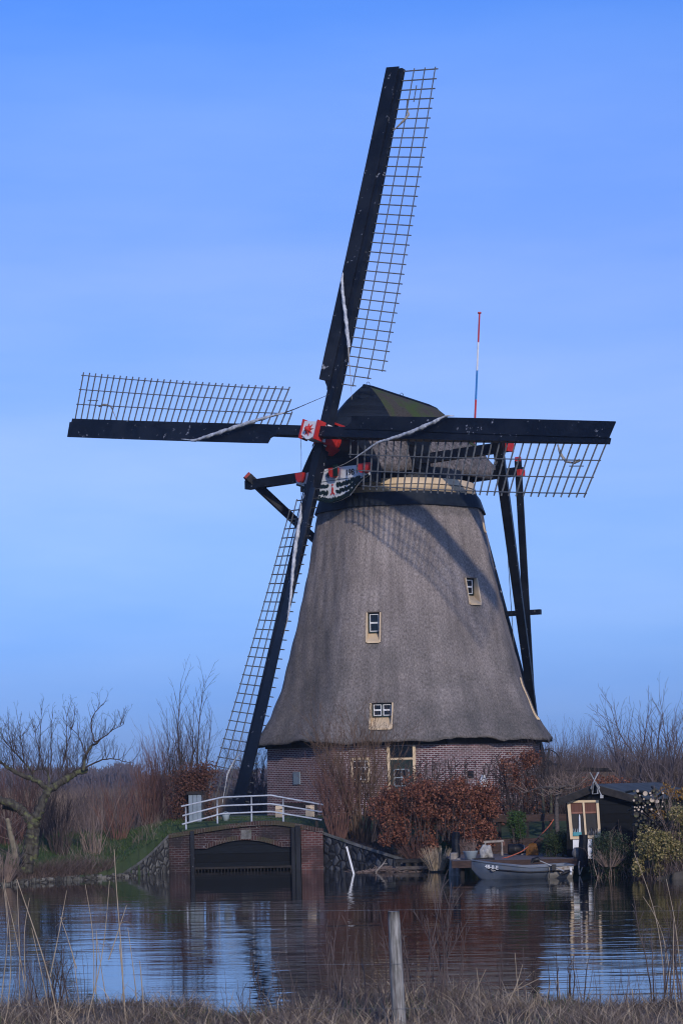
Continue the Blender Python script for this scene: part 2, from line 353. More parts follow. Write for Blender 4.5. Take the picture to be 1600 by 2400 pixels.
M['ground'] = groundmat()
# ================= WINDMILL =================
AZ = math.radians(43.175); TAU = math.radians(10.99); TH = math.radians(-8.662)
FN = V(-math.sin(AZ) * math.cos(TAU), -math.cos(AZ) * math.cos(TAU), math.sin(TAU))   # along the shaft, out of the cap
E1 = V(math.cos(AZ), -math.sin(AZ), 0); E2 = np.cross(FN, E1)
if E2[2] < 0: E2 = -E2
HUB = V(-.37, 83.59, 12.829 + HC)
FD = V(-math.sin(AZ), -math.cos(AZ), 0); BK = -FD; SD = E1
CX = V(HUB[0], HUB[1], 0) + BK * 4.15
GZ = 1.6
mill = empty('windmill', (CX[0], CX[1], GZ), 'tall thatched windmill with black lattice sails, red and white hub and brick base', 'windmill')
zt = V(4.22, 4.6, 5.27, 6.32, 7.9, 9.32, 10.79, 12.85, 13.4); rt = V(5.86, 5.62, 5.22, 4.78, 4.35, 3.99, 3.66, 3.28, 3.2) * 1.015
PH = [math.radians(14 + 22.5 + 45 * k) for k in range(8)]
rho = lambda z: np.interp(z, zt, rt)
apo = lambda z: rho(z) * math.cos(math.pi / 8) * 1.012
def oct_r(th, ap, p=26):
    return ap / (sum(np.maximum(np.cos(th - f), 0) ** p for f in PH)) ** (1 / p)

def facet(mdeg):
    m = math.radians(mdeg); return V(math.cos(m), math.sin(m), 0), V(-math.sin(m), math.cos(m), 0)
def surf(mdeg, lat, d, z):
    N, T = facet(mdeg); return V(CX[0], CX[1], 0) + N * d + T * lat + V(0, 0, z)
def lat_of(mdeg, px, py, d):
    N, T = facet(mdeg); p = on_plane(px, py, V(CX[0], CX[1], 0) + N * d, N); return float(np.dot(p - V(CX[0], CX[1], 0), T)), p[2]

# thatched body: one closed, slightly rounded octagonal solid
na, nz = 176, 72
th = np.linspace(0, 2 * math.pi, na, endpoint=False) + math.pi / 2
zz = np.concatenate([[4.3, 4.235], np.linspace(4.22, 13.3, nz)])
P = np.zeros((len(zz), na, 3)); UVb = np.zeros((len(zz), na, 2))
wob = .05 * np.sin(th * 5 + 1) + .04 * np.sin(th * 11 + 2) + .025 * np.sin(th * 23)
for i, z in enumerate(zz):
    ap = apo(max(z, 4.22)); r = oct_r(th, ap)
    if i == 0: r = r - .5
    if i == 1: r = r - .05
    r = r + .012 * np.sin(th * 37 + z * 3) + .01 * np.sin(th * 19 - z * 5.3)
    k = np.clip((5.2 - z) / 1.0, 0, 1)
    zc = z + (wob + .018 * np.random.default_rng(1).normal(size=na)) * k
    P[i, :, 0] = CX[0] + r * np.cos(th); P[i, :, 1] = CX[1] + r * np.sin(th); P[i, :, 2] = zc
    UVb[i, :, 0] = (th - math.pi / 2) * 4.4; UVb[i, :, 1] = z
mb = MB(); mb.grid(P[:, ::-1], close_v=True, uv=UVb[:, ::-1])
n0 = len(zz) * na
mb.idx.append(np.arange(na)); mb.tot.append(np.array([na])); mb.idx.append(np.arange(na)[::-1] + n0 - na); mb.tot.append(np.array([na]))
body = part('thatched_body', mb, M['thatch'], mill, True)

WIN = []   # facet, lateral, z0 (opening bottom), z1 (top), width, sash bottom, rows, cols, inset
def add_win(mdeg, px0, px1, pyb, pyt, pys, rows, cols, inset=.2, w=None):
    zb = HC; 
    for _ in range(4):
        l0, zb = lat_of(mdeg, (px0 + px1) / 2, pyb, apo(zb))
    zt_ = zb
    for _ in range(4): _l, zt_ = lat_of(mdeg, (px0 + px1) / 2, pyt, apo(zt_))
    zs = zb
    for _ in range(4): _l, zs = lat_of(mdeg, (px0 + px1) / 2, pys, apo(zt_) - inset)
    if w is None:
        a, _z = lat_of(mdeg, px0, pyb, apo(zb)); b, _z = lat_of(mdeg, px1, pyb, apo(zb)); w = abs(b - a)
    WIN.append((mdeg, l0, zb, zt_, w, zs, rows, cols, inset))
add_win(-98.5, 857, 891.5, 1505, 1435, 1484, 2, 1)
add_win(-98.5, 864, 918.5, 1708, 1647, 1681, 2, 2)
add_win(-53.5, 1098, 1127, 1416, 1355, 1396, 2, 1)
zA_ = lambda py: HC + (HZ - py + 6) * 86.0 / F * -1 * -1
WIN.append((-8.5, -.55, zA_(1702), zA_(1604), .3, zA_(1650), 2, 1, .1))
WIN.append((-8.5, -.45, zA_(1262), zA_(1240), .2, zA_(1252), 1, 1, .08))
me_old = body.data; cutters = []
for (md, l, z0, z1, w, zs, rw, cl, ins) in WIN:
    N, T = facet(md); d1, d0 = apo(z1), apo(z0); di = d1 - ins
    poly = [surf(md, l - w / 2, di - .02, z1), surf(md, l - w / 2, d1 + .8, z1), surf(md, l - w / 2, d0 + .8, z0), surf(md, l - w / 2, d0, z0 - .02), surf(md, l - w / 2, di - .02, zs - .05)]
    c = MB(); c.prism(poly, T * w); me = c.mesh('cutter'); bmx = bmesh.new(); bmx.from_mesh(me); bmesh.ops.recalc_face_normals(bmx, faces=bmx.faces); bmx.to_mesh(me); bmx.free()
    o = bpy.data.objects.new('cutter', me); COL.objects.link(o); cutters.append(o)
bmx = bmesh.new(); bmx.from_mesh(body.data); bmesh.ops.recalc_face_normals(bmx, faces=bmx.faces); bmx.to_mesh(body.data); bmx.free()
mods = []
for o in cutters:
    o.parent = None; o.matrix_world = Matrix.Identity(4); mo = body.modifiers.new('b', 'BOOLEAN'); mo.object = o; mo.operation = 'DIFFERENCE'; mo.solver = 'EXACT'; mods.append(mo)
bpy.context.view_layer.update()
dg = bpy.context.evaluated_depsgraph_get(); me = bpy.data.meshes.new_from_object(body.evaluated_get(dg)); 
body.modifiers.clear(); body.data = me; bpy.data.meshes.remove(me_old)
for o in cutters: me_c = o.data; bpy.data.objects.remove(o); bpy.data.meshes.remove(me_c)
body.data.name = 'thatched_body'
co = np.zeros(len(me.vertices) * 3, np.float32); me.vertices.foreach_get('co', co); co = co.reshape(-1, 3) + ROOT[mill.name]
ang = np.arctan2(co[:, 1] - CX[1], co[:, 0] - CX[0]); rr = np.hypot(co[:, 1] - CX[1], co[:, 0] - CX[0]); z = co[:, 2]
st = np.zeros(len(co))
for (md, l, z0, z1, w, zs, rw, cl, ins) in WIN[:3]:
    N, T = facet(md); la = (co[:, 0] - CX[0]) * T[0] + (co[:, 1] - CX[1]) * T[1]; fr = (co[:, 0] - CX[0]) * N[0] + (co[:, 1] - CX[1]) * N[1]
    k = np.clip(1.25 - np.abs(la - l) / w * 1.5, 0, 1) * np.clip(1 - (z0 - z) / 1.5, 0, 1) * (z < z0 + .1) * (fr > 1) * .75
    st = np.maximum(st, k)
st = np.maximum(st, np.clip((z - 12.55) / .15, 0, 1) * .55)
lf = np.clip(1 - np.abs(ang - math.radians(-146)) / math.radians(26), 0, 1); st = np.maximum(st, .6 * np.minimum(1, lf * 2) * np.clip((11.5 - z) / 4, 0, 1) * np.clip((z - 4.4) / .8, .3, 1))  # darker tone over the left facet, fading towards the top
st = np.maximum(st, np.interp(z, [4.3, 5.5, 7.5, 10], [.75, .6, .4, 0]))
at = me.attributes.new('stain_tone', 'FLOAT', 'POINT'); at.data.foreach_set('value', st.astype(np.float32))

for (md, l, z0, z1, w, zs, rw, cl, ins) in WIN:
    N, T = facet(md); d1, d0 = apo(z1), apo(z0); di = d1 - ins; f = MB(); tk = .045
    for sgn in (-1, 1):
        la = l + sgn * (w / 2 - tk / 2) - tk / 2
        f.prism([surf(md, la, di, z1 - .004)] + [surf(md, la, apo(zk) + .04, zk - .004 * (zk == z1)) for zk in np.linspace(z1, z0, 7)] + [surf(md, la, d0 - .02, z0 - .015), surf(md, la, di, zs - .04)], T * tk)
    la = l - w / 2 + tk + .001; iw = w - 2 * tk - .002
    f.prism([surf(md, la, di, zs), surf(md, la, d0 + .075, z0 + .03), surf(md, la, d0 + .075, z0 - .035), surf(md, la, d0 - .02, z0 - .012), surf(md, la, di, zs - .04)], T * iw)
    wf = part('window', f, M['cream'], mill)
    g = MB(); g.box(surf(md, l, di + .02, (z1 + zs) / 2), (.02, iw, z1 - zs), (N, T, V(0, 0, 1))); part('pane', g, M['glass'], wf)
    s = MB(); mt = MB(); b = .055; hz = z1 - zs
    for sgn in (-1, 1):
        s.box(surf(md, l + sgn * (iw / 2 - b / 2), di + .045, (z1 + zs) / 2), (.045, b, hz), (N, T, V(0, 0, 1)))
        s.box(surf(md, l, di + .044, (zs + b / 2 if sgn < 0 else z1 - b / 2)), (.043, iw - 2 * b, b), (N, T, V(0, 0, 1)))
    if cl == 2: s.box(surf(md, l, di + .043, (z1 + zs) / 2), (.041, b, hz - 2 * b), (N, T, V(0, 0, 1)))
    part('sash', s, M['greenblack'], wf)
    cw = (iw - 2 * b - (b if cl == 2 else 0)) / cl; q = .03
    for c in range(cl):
        c0 = l + (-(cw + b) / 2 + c * (cw + b) if cl == 2 else 0)
        for r in range(rw):
            h = (hz - 2 * b) / rw; zc = zs + b + h * (r + .5)
            for sgn in (-1, 1):
                mt.box(surf(md, c0 + sgn * (cw / 2 - q / 2), di + .04, zc), (.03, q, h), (N, T, V(0, 0, 1)))
                mt.box(surf(md, c0, di + .041, zc + sgn * (h / 2 - q / 2)), (.03, cw - 2 * q, q - .004), (N, T, V(0, 0, 1)))
    part('glazing_bar', mt, M['white'], wf)

# black lead collar and cream curb above the thatch
def ring(name, m, z0, z1, r0, r1, zi=None, p=40, n=128, smooth=False):
    t = np.linspace(0, 2 * math.pi, n, endpoint=False); pr = []
    for z, r in ((z0, r0 - .2), (z0, r0), (z1, r1), (z1, r1 - .35)):
        q = oct_r(t, r, p) if p else np.full(n, r)
        pr.append(np.stack([CX[0] + q * np.cos(t), CX[1] + q * np.sin(t), np.full(n, z)], 1))
    mb = MB(); mb.grid(np.array(pr)[:, ::-1], close_v=True); return part(name, mb, m, mill, smooth)
ring('collar', M['lead'], 12.98, 13.5, apo(12.98) + .1, apo(13.4) - .02, p=26)
ring('curb_ring', M['cream'], 13.5, 14.02, 2.86, 2.86, p=0, smooth=True)
jn = MB(); t = np.linspace(0, 2 * math.pi, 97); jn.tube(np.stack([CX[0] + 2.865 * np.cos(t), CX[1] + 2.865 * np.sin(t), np.full(97, 13.78)], 1), .018, 4, cap=False); part('curb_joint', jn, M['darkwood'], mill)
ring('roller_ring', M['tar'], 14.02, 14.5, 2.4, 2.4, p=0)

# ---- brick base: eight facets, openings in the facet towards the canal
RB = 5.41
def base_pt(th, z): r = oct_r(th, RB * math.cos(math.pi / 8), 400) * (1 + .004 * (4 - z)); return V(CX[0] + r * math.cos(th), CX[1] + r * math.sin(th), z)
crn = [math.radians(14 + 45 * k) for k in range(9)]
mb = MB(); zl = [.9, 4.45]; side = 2 * RB * math.sin(math.pi / 8)
for k in range(8):
    rows = [[base_pt(crn[k], zq), base_pt(crn[k + 1], zq)] for zq in zl]
    mb.add(np.array(rows).reshape(-1, 3), [(0, 1, 3, 2)], uv=[(k * side, zl[0]), ((k + 1) * side, zl[0]), (k * side, zl[1]), ((k + 1) * side, zl[1])])
base = part('brick_base', mb, M['brick'], mill)
AB = RB * math.cos(math.pi / 8)
def wallbox(mbx, lat, z, size, proud, md=-98.5, ab=None):
    N, T = facet(md); d = (AB if ab is None else ab) * (1 + .004 * (4 - z)); mbx.box(surf(md, lat, d + proud, z), size, (N, T, V(0, 0, 1))); return mbx
def wl(px, py, md=-98.5): return lat_of(md, px, py, AB * 1.006)
# dark strip that paints the eave's shadow on the upper brick
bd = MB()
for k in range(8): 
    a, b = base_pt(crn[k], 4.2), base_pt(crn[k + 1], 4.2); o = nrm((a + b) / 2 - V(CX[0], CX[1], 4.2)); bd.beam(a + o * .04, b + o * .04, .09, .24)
part('eave_shadow_strip', bd, M['darkwood'], mill)
# plaque
l0, zq = wl(696, 1824, -143.5); pq = wallbox(MB(), l0, zq, (.05, .4, .46), .02, -143.5); part('plaque', pq, M['cabinet'], mill)
# door, seen over the hedge
l0, zq = wl(940, 1760); lw = 1.03; dz0, dz1 = 1.6, 4.05
df = MB()
for s in (-1, 1): wallbox(df, l0 + s * (lw / 2 - .05), (dz0 + dz1) / 2, (.1, .1, dz1 - dz0), .03)
wallbox(df, l0, 3.58, (.096, lw - .2, .07), .03); door = part('door', wallbox(MB(), l0, 2.58, (.06, lw - .21, 1.93), .02), M['green'], mill); part('door_frame', df, M['cream'], door)
part('fanlight', wallbox(MB(), l0, 3.84, (.05, lw - .21, .42), .015), M['glass'], door)
gb = MB()
for r in range(2):
    for c in (-1, 1):
        wallbox(gb, l0 + c * .13, 3.05 - r * .3, (.03, .2, .24), .05)
part('pane', gb, M['glass'], door); gw = MB()
for c in (-1, 0, 1): wallbox(gw, l0 + c * .26, 2.9, (.02, .025, .6), .075)
for r in range(3): wallbox(gw, l0, 2.6 + r * .3, (.018, .5, .025), .073)
part('glazing_bar', gw, M['bucket'], door)
# small ground-floor window
l0, zq = wl(845, 1803); wf = MB()
for s in (-1, 1): wallbox(wf, l0 + s * .3, 3.2, (.09, .09, .9), .03)
wallbox(wf, l0, 3.61, (.086, .51, .08), .03); wallbox(wf, l0, 2.78, (.12, .5, .06), .04)
wn = part('window', wf, M['cream'], mill); part('pane', wallbox(MB(), l0, 3.2, (.04, .5, .74), .01), M['glass'], wn); gw = MB()
for c in (-.17, 0, .17): wallbox(gw, l0 + c, 3.18, (.02, .025, .74), .035)
for r in range(4): wallbox(gw, l0, 2.86 + r * .22, (.018, .5, .025), .033)
part('glazing_bar', gw, M['white'], wn)
l0, zq = wl(1102, 1815, -53.5); part('vent_hatch', wallbox(MB(), l0, zq, (.06, .22, .25), .02, -53.5), M['black'], mill)

# ---- cap, turned to face the sails: local s to the right of the front, t towards the tail
def cap_w(s, t, z): return V(CX[0], CX[1], 0) + SD * s + BK * t + V(0, 0, z)
def zr(t): return np.interp(t, [-3.75, -2.7, -2.2, -1.9, 2.1, 3.2, 4.1, 4.75], [16.12, 17.1, 17.48, 17.68, 17.25, 16.6, 16.0, 15.3])
def wb(t): return np.interp(t, [-3.75, -3, -1.95, 0, 2, 3.6, 4.4, 4.75], [1.72, 1.95, 2.08, 2.15, 2.1, 1.75, 1.2, .75])
def zb(t): return np.interp(t, [-3.75, -1.5, 3, 4.75], [14.0, 14.36, 14.4, 14.75])
def cap_section(t, k, grow=0.0):
    q = np.abs(k); s = np.sign(k) * (wb(t) + grow) * np.minimum(q, 1) ** .96; top = zr(t) + grow
    z = np.where(q <= 1, top - (top - (zb(t) + .35)) * np.minimum(q, 1) ** 1.45, 0)
    return s, z
def cap_surface(t0, t1, nt, grow=0., q0=-1, q1=1, nq=41, skirt=True):
    rows = []
    for t in np.linspace(t0, t1, nt):
        k = np.linspace(q0, q1, nq); s, z = cap_section(t, k, grow); r = [cap_w(a, t, b) for a, b in zip(s, z)]
        if skirt:
            r = [cap_w(s[0] * .93, t, zb(t)), cap_w(s[0] * 1.01, t, zb(t))] + r + [cap_w(s[-1] * 1.01, t, zb(t)), cap_w(s[-1] * .93, t, zb(t))]
        rows.append(r)
    return np.array(rows)
R_ = cap_surface(-3.3, 4.75, 44)
mb = MB(); mb.grid(R_); k = R_.shape[1]
mb.add(R_[-1], [tuple(range(k))]); mb.add(R_[0], [tuple(range(k))[::-1]])
cap = part('cap', mb, M['capthatch'], mill, True)
# mossy upper roof, lying a little proud of the thatched sides
U = cap_surface(-1.95, 4.6, 34, .035, -.62, .62, 27, False)
mb = MB(); mb.grid(U); mb.grid(np.stack([U[:, -1], cap_surface(-1.95, 4.6, 34, -.02, -.62, .62, 27, False)[:, -1]], 1)); part('mossy_roof', mb, M['moss'], cap, True)
# boarded front hip, storm boards and front wall
H_ = cap_surface(-3.75, -1.9, 20, .07, -.56, .56, 23, False); mb = MB(); mb.grid(H_)
mb.add(np.concatenate([H_[0], H_[0] - V(0, 0, .1)]), [(i, i + 1, i + 24, i + 23) for i in range(22)])
mb.add(np.concatenate([H_[:, -1], H_[:, -1] - V(0, 0, .12)]), [(i, i + 1, i + 21, i + 20) for i in range(19)])
part('front_hip', mb, M['hipplank'], cap)
fr = cap_surface(-3.62, -3.22, 10, .03, -1, 1, 31, False); mb = MB()
rows = [np.concatenate([[cap_w(-wb(t) * 1.03, t, 13.75)], r, [cap_w(wb(t) * 1.03, t, 13.75)]]) for t, r in zip(np.linspace(-3.62, -3.22, 10), fr)]
rows = np.array(rows); mb.grid(rows); k = rows.shape[1]; mb.add(rows[0], [tuple(range(k))[::-1]]); part('front_wall', mb, M['tarplank'], cap)
rg = MB(); rg.tube([cap_w(0, t, zr(t) + .05) for t in np.linspace(-1.95, 3.1, 12)], .07, 6); part('ridge_roll', rg, M['tar'], cap)
hk = MB()
for t in (-1.7, .2): hk = MB(); hk.tube([cap_w(0, t + .09 * math.cos(a), zr(t) + .12 + .09 * math.sin(a)) for a in np.linspace(0, 2 * math.pi, 11)], .012, 4, cap=False); part('ridge_hook', hk, M['cord'], cap)
# proud dark box in place of the shaded recess round the long beam
op = MB(); op.box(cap_w(2.14, -1.28, 15.0), (.3, .85, 1.3), (SD, BK, V(0, 0, 1))); part('recess_shade_box', op, M['tarplank'], cap)
tr = MB(); tr.beam(cap_w(-.55, -3.82, 16.0), cap_w(.02, -3.84, 16.14), .06, .07); tr.beam(cap_w(.02, -3.84, 16.14), cap_w(.75, -3.82, 15.85), .06, .07); part('red_trim', tr, M['red'], cap)
tr = MB(); tr.beam(cap_w(-.5, -3.8, 15.9), cap_w(.6, -3.8, 15.8), .05, .11); part('white_trim', tr, M['white'], cap)

# name board below the shaft
def nb(s, z, d=0.0): return cap_w(s, -3.72 - d, z)
prof = [(-1.86, 14.36), (-1.86, 13.98), (-1.5, 13.86), (-1.15, 13.6), (-.85, 13.33), (-.4, 13.2), (0, 13.15), (.4, 13.2), (.85, 13.33), (1.15, 13.6), (1.5, 13.86), (1.86, 13.98), (1.86, 14.36), (.95, 14.42), (0, 14.44), (-.95, 14.42)]
mb = MB(); mb.prism([nb(s, z) for s, z in prof], FD * .06); board = part('name_board', mb, M['white'], mill)
sc_ = MB(); r2 = np.random.default_rng(3)
def blob(mbx, s, z, r, d, ang=0, el=1.7, n=9):
    ca, sa = math.cos(ang), math.sin(ang); pts = []
    for k in range(n):
        a = 2 * math.pi * k / n; x, y = r * el * math.cos(a) * (1 + .2 * math.sin(3 * a)), r * math.sin(a); pts.append(nb(s + x * ca - y * sa, z + x * sa + y * ca, d))
    mbx.prism(pts, FD * .012)
j = 0
for q in np.linspace(-1, 1, 23):
    lo = np.interp(abs(q) * 1.5, [0, .4, .85, 1.15, 1.5], [13.2, 13.24, 13.38, 13.65, 13.92]); 
    for h in range(3):
        zq = lo + .05 + h * (13.93 - lo) * .36
        if zq < 13.93 and not (abs(q) < .12 and zq > 13.5): blob(sc_, q * 1.5, zq, .068, .062 + .001 * (j % 5), r2.uniform(-1.6, 1.6), 1.6); j += 1
edge = [(s * .985, z + .02) for s, z in prof[1:12]]
sc_.tube([nb(s, z, .07) for s, z in edge], .035, 5)
part('scrollwork', sc_, M['greenblack'], board)
rf = MB(); blob(rf, .02, 13.62, .045, .075, 1.5, 2.6); blob(rf, .02, 13.8, .04, .076, 0, 1); blob(rf, -.03, 13.48, .03, .0765, .8, 2.2); blob(rf, .08, 13.48, .03, .077, 2.2, 2.2); part('red_lion', rf, M['red'], board, label='small red standing animal emblem')
ln = MB(); ln.beam(nb(-1.8, 13.97, .065), nb(1.8, 13.97, .065), .02, .016); part('border_line', ln, M['green'], board)
for txt, s in (('198', .9), ('4', -.22)):
    part('lettering', text_mb(txt, .3, nb(s, 14.17, .066), SD, V(0, 0, 1)), M['black'], board)
for s, w_ in ((-1.5, .18), (.2, .18), (1.74, .3)):
    d_ = MB(); pts = [nb(s + w_ * math.cos(a), 14.4 + .36 * math.sin(a), .3) for a in np.linspace(math.pi, 2 * math.pi, 12)]
    d_.prism(pts, BK * .22); part('painted_beam_end', d_, M['red'], board)
gd = MB(); gd.box(nb(.42, 14.27, .32), (.2, .05, .42), (SD, FD, V(0, 0, 1))); part('green_panel', gd, M['green'], board)

# ---- hub ("windshaft head")
OFF = .505
def hp(a, b, c): return HUB + E1r * a + E2r * b + FN * c
E1r = E1 * math.cos(TH) + E2 * math.sin(TH); E2r = -E1 * math.sin(TH) + E2 * math.cos(TH)
hb = MB(); hb.box(hp(0, 0, OFF), (.66, .6, .56), (E1r, E2r, FN)); hub = part('hub', hb, M['white'], mill)
fp = MB(); fp.prism([hp(a, b, OFF + .281) for a, b in [(-.33, .32), (.33, .32), (.35, -.2), (.25, -.27), (.1, -.36), (-.05, -.36), (-.2, -.26), (-.35, -.2)]], FN * .05); part('face_plate', fp, M['white'], hub)
fl = MB()
for s in (-1, 1): fl.box(hp(s * .385, 0.02, OFF + .16), (.07, .72, .42), (E1r, E2r, FN))
part('flange', fl, M['red'], hub)
stm = MB(); cpt = hp(0, 0, OFF + .34); ring_ = []
for k in range(16): 
    r = .27 if k % 2 == 0 else .095; a = k * math.pi / 8 + .2; ring_.append(hp(r * math.cos(a), r * math.sin(a), OFF + .335))
stm.add([cpt + FN * .14] + ring_, [(0, 1 + k, 1 + (k + 1) % 16) for k in range(16)]); stm.lathe(cpt + FN * .03, [(.1, 0), (.09, .1), (.05, .16), (0.001, .18)], 12, (E1r, E2r, FN)); part('star', stm, M['red'], hub)
h2 = MB(); h2.box(hp(0, 0, -.12), (.66, .68, .56), (E1r, E2r, FN)); part('rear_block', h2, M['red'], hub)
h3 = MB(); h3.box(hp(0.0, -.375, -.1), (.4, .05, .42), (E1r, E2r, FN)); part('white_panel', h3, M['white'], hub); h3 = MB(); h3.box(hp(.0, .375, -.1), (.5, .05, .5), (E1r, E2r, FN)); part('white_panel', h3, M['white'], hub)
ck = MB(); ck.prism([hp(.37, -.36, .1), hp(.37, -.36, -.5), hp(.02, -.62, -.5), hp(-.1, -.62, -.15)], E1r * .12 + FN * .0); ck.cyl(hp(0, 0, -.4), hp(0, 0, -1.3), .36, .36, 16); part('shaft_neck', ck, M['red'], hub)

# ---- sails
RS = 14.0; BOW = .291
def make_sail(dirv, tv, off, ph_tip, ph_root, rtip, lw, stub, bars=34, r_in=2.02, tfl=0., r_bar=None):
    r_bar = r_in if r_bar is None else r_bar
    c = HUB + FN * off
    P0 = lambda r, u=0., v=0.: c + dirv * r + FN * (BOW * (r / RS) ** 2 + v) + tv * u
    ph = lambda r: math.radians(np.interp(r, [2, 5, 14], [ph_root, ph_root * .78 + ph_tip * .22, ph_tip]))
    hw = lambda r: np.interp(r, [0, 3, 14], [.19, .185, .1]); hd = lambda r: np.interp(r, [0, 3, 14], [.2, .19, .09])
    rs = np.linspace(.32, rtip, 22); s = MB()
    s.grid(np.array([[P0(r, a * hw(r), b * hd(r)) for a, b in ((-1, -1), (1, -1), (1, 1), (-1, 1))] for r in rs]), close_v=True)
    s.add([P0(rtip, a * hw(rtip), b * hd(rtip)) for a, b in ((-1, -1), (1, -1), (1, 1), (-1, 1))], [(0, 1, 2, 3)])
    sail = part('sail', s, M['tar'], mill)
    # leading boards
    b = MB(); rows = []; tips = np.concatenate([[r_in - .32, r_in - .2, r_in - .1, r_in], np.linspace(r_in + .02, rtip + .06, 24)])
    for i, r in enumerate(tips):
        w = np.interp(r, [2, 14], [.40, .58]) * ([.03, .1, .28, .42][i] if i < 4 else 1); f = ph(r); d = -tv * math.cos(f) + FN * math.sin(f)
        nn = FN * math.cos(f) + tv * math.sin(f)
        a0 = P0(r, -hw(r) * .6, hd(r) + .02); a1 = P0(r, -hw(r) * .98, hd(r) + .012) + d * w
        rows.append([a0 - nn * .02, a1 - nn * .02, a1 + nn * .02, a0 + nn * .02])
    rows = np.array(rows); b.grid(rows, close_v=True); b.add(rows[0], [(0, 1, 2, 3)]); b.add(rows[-1], [(3, 2, 1, 0)]); part('leading_board', b, M['tar'], sail)
    # lattice: cross bars through the stock, three long laths
    la = MB(); step = (rtip - .08 - r_bar) / (bars - 1); fr = (.316, .63, .93); lp = {0: [], 1: [], 2: []}
    for i in range(bars):
        r = r_bar + i * step; f = ph(r); d = tv * math.cos(f) - FN * math.sin(f)
        w0 = lw * (1 + tfl * (i / (bars - 1)) ** 2); full = w0 if i > 1 else w0 * (fr[i] + .06); st_ = hw(r); a = P0(r, -.05, -.02); e = P0(r, st_, -.02) + d * full
        if stub: a = P0(r, -hw(r), -.03) - d * (np.interp(r, [2, 14], [.40, .58]) * .9 + .1)
        la.beam(a, e, .042, .034, up=dirv)
        for k in range(3):
            if i >= (2 if k == 2 else k): lp[k].append(P0(r, st_, -.02 + .03) + d * (w0 * fr[k]))
    for k in range(3):
        L = lp[k]; L = [L[0] - dirv * .05] + L[1:-1] + [L[-1] + dirv * .07]
        for p, q in zip(L[:-1], L[1:]): la.beam(p, q, .034, .026, up=FN)
    r0, r1 = rtip - .3 - step, rtip - .2 - 3 * step; pts = []
    for r in (r0, r1): f = ph(r); pts.append(P0(r, hw(r), .01) + (tv * math.cos(f) - FN * math.sin(f)) * lw * .47)
    la.beam(pts[0], pts[1], .03, .024, up=FN); part('lattice', la, M['lattice'], sail)
    return sail, P0, c
dirs = {}
for nm, an in (('up', 90), ('right', 0), ('down', -90), ('left', 180)):
    a = math.radians(an) + TH; d = E1 * math.cos(a) + E2 * math.sin(a); t = E1 * math.cos(a - math.pi / 2) + E2 * math.sin(a - math.pi / 2); dirs[nm] = (d, t)
SAIL = {}
SAIL['up'] = make_sail(*dirs['up'], 0, 4, 29, 13.95, 1.62, False)
SAIL['right'] = make_sail(*dirs['right'], OFF, -16, 18, 13.95, 1.8, False, tfl=.12, r_bar=1.86)
SAIL['down'] = make_sail(*dirs['down'], 0, 7, 26, 13.9, 1.74, True, tfl=.06)
SAIL['left'] = make_sail(*dirs['left'], OFF, -4, 15, 13.95, 1.7, False, 35, tfl=.15, r_bar=1.66)
for k, l in (('up', 'sail pointing up with its lattice to the right'), ('right', 'sail reaching towards the viewer with its lattice hanging below'), ('down', 'sail pointing down past the brick base'), ('left', 'sail reaching away with its lattice standing above')): SAIL[k][0]['label'] = l
def smooth_path(pts, n=40):
    pts = np.asarray(pts, float); d = np.concatenate([[0], np.cumsum(np.linalg.norm(np.diff(pts, axis=0), axis=1))]); t = np.linspace(0, d[-1], n)
    q = np.stack([np.interp(t, d, pts[:, k]) for k in range(3)], 1)
    for _ in range(3): q[1:-1] = .25 * q[:-2] + .5 * q[1:-1] + .25 * q[2:]
    return q
def sail_cloth(which, pix, rad, vv, name='rolled_cloth', mat_='cloth', lob=3, tw=11., n=140):
    rad = [a * .8 for a in rad]
    sail, P0, c = SAIL[which]; pts = []
    for (px, py), v in zip(pix, vv): pts.append(on_plane(px, py, c + FN * (v + .06), FN))
    q = smooth_path(pts, n); r = np.interp(np.linspace(0, 1, n), np.linspace(0, 1, len(rad)), rad); mb = MB(); mb.tube(q, r * (1 + .1 * np.sin(np.arange(n) * .35) + .06 * np.sin(np.arange(n) * 1.1)), 12, lobes=lob, twist=tw, amp=.2); part(name, mb, M[mat_], sail, True)
sail_cloth('up', [(806, 628), (801, 655), (803, 690), (810, 745), (815, 795), (818, 815)], [.03, .06, .07, .075, .08, .07], [.25, .4, .42, .4, .35, .32])
sail_cloth('up', [(816, 808), (818, 850), (822, 890), (824, 936)], [.05, .025, .012, .01], [.33, .3, .2, .1], 'rope', 'rope', 0)
sail_cloth('up', [(955, 234), (953, 255), (957, 268), (950, 278), (930, 298), (921, 306)], [.05, .035, .045, .05, .045, .03], [.05, .05, .06, .1, .14, .14], 'loose_rope', 'rope', 2, 5)
sail_cloth('left', [(425, 1029), (455, 1033), (490, 1022), (535, 1007), (580, 992), (625, 978), (672, 966)], [.015, .06, .085, .09, .085, .065, .03], [.3, .42, .42, .4, .36, .3, .2])
sail_cloth('left', [(668, 967), (690, 959), (772, 924)], [.03, .016, .012], [.22, .2, .1], 'rope', 'cord', 0)
sail_cloth('left', [(232, 953), (245, 948), (260, 952), (268, 970), (273, 983)], [.03, .045, .03, .02, .02], [.05, .06, .06, .1, .14], 'loose_rope', 'rope', 2, 5)
sail_cloth('right', [(1064, 975), (1045, 974), (1015, 990), (965, 1012), (920, 1027), (885, 1037), (857, 1056), (832, 1073)], [.015, .07, .085, .08, .07, .05, .04, .02], [.3, .42, .42, .4, .36, .32, .22, .14])
sail_cloth('right', [(836, 1071), (810, 1086), (780, 1099), (752, 1108)], [.02, .012, .012, .012], [.14, .12, .1, .1], 'rope', 'rope', 0)
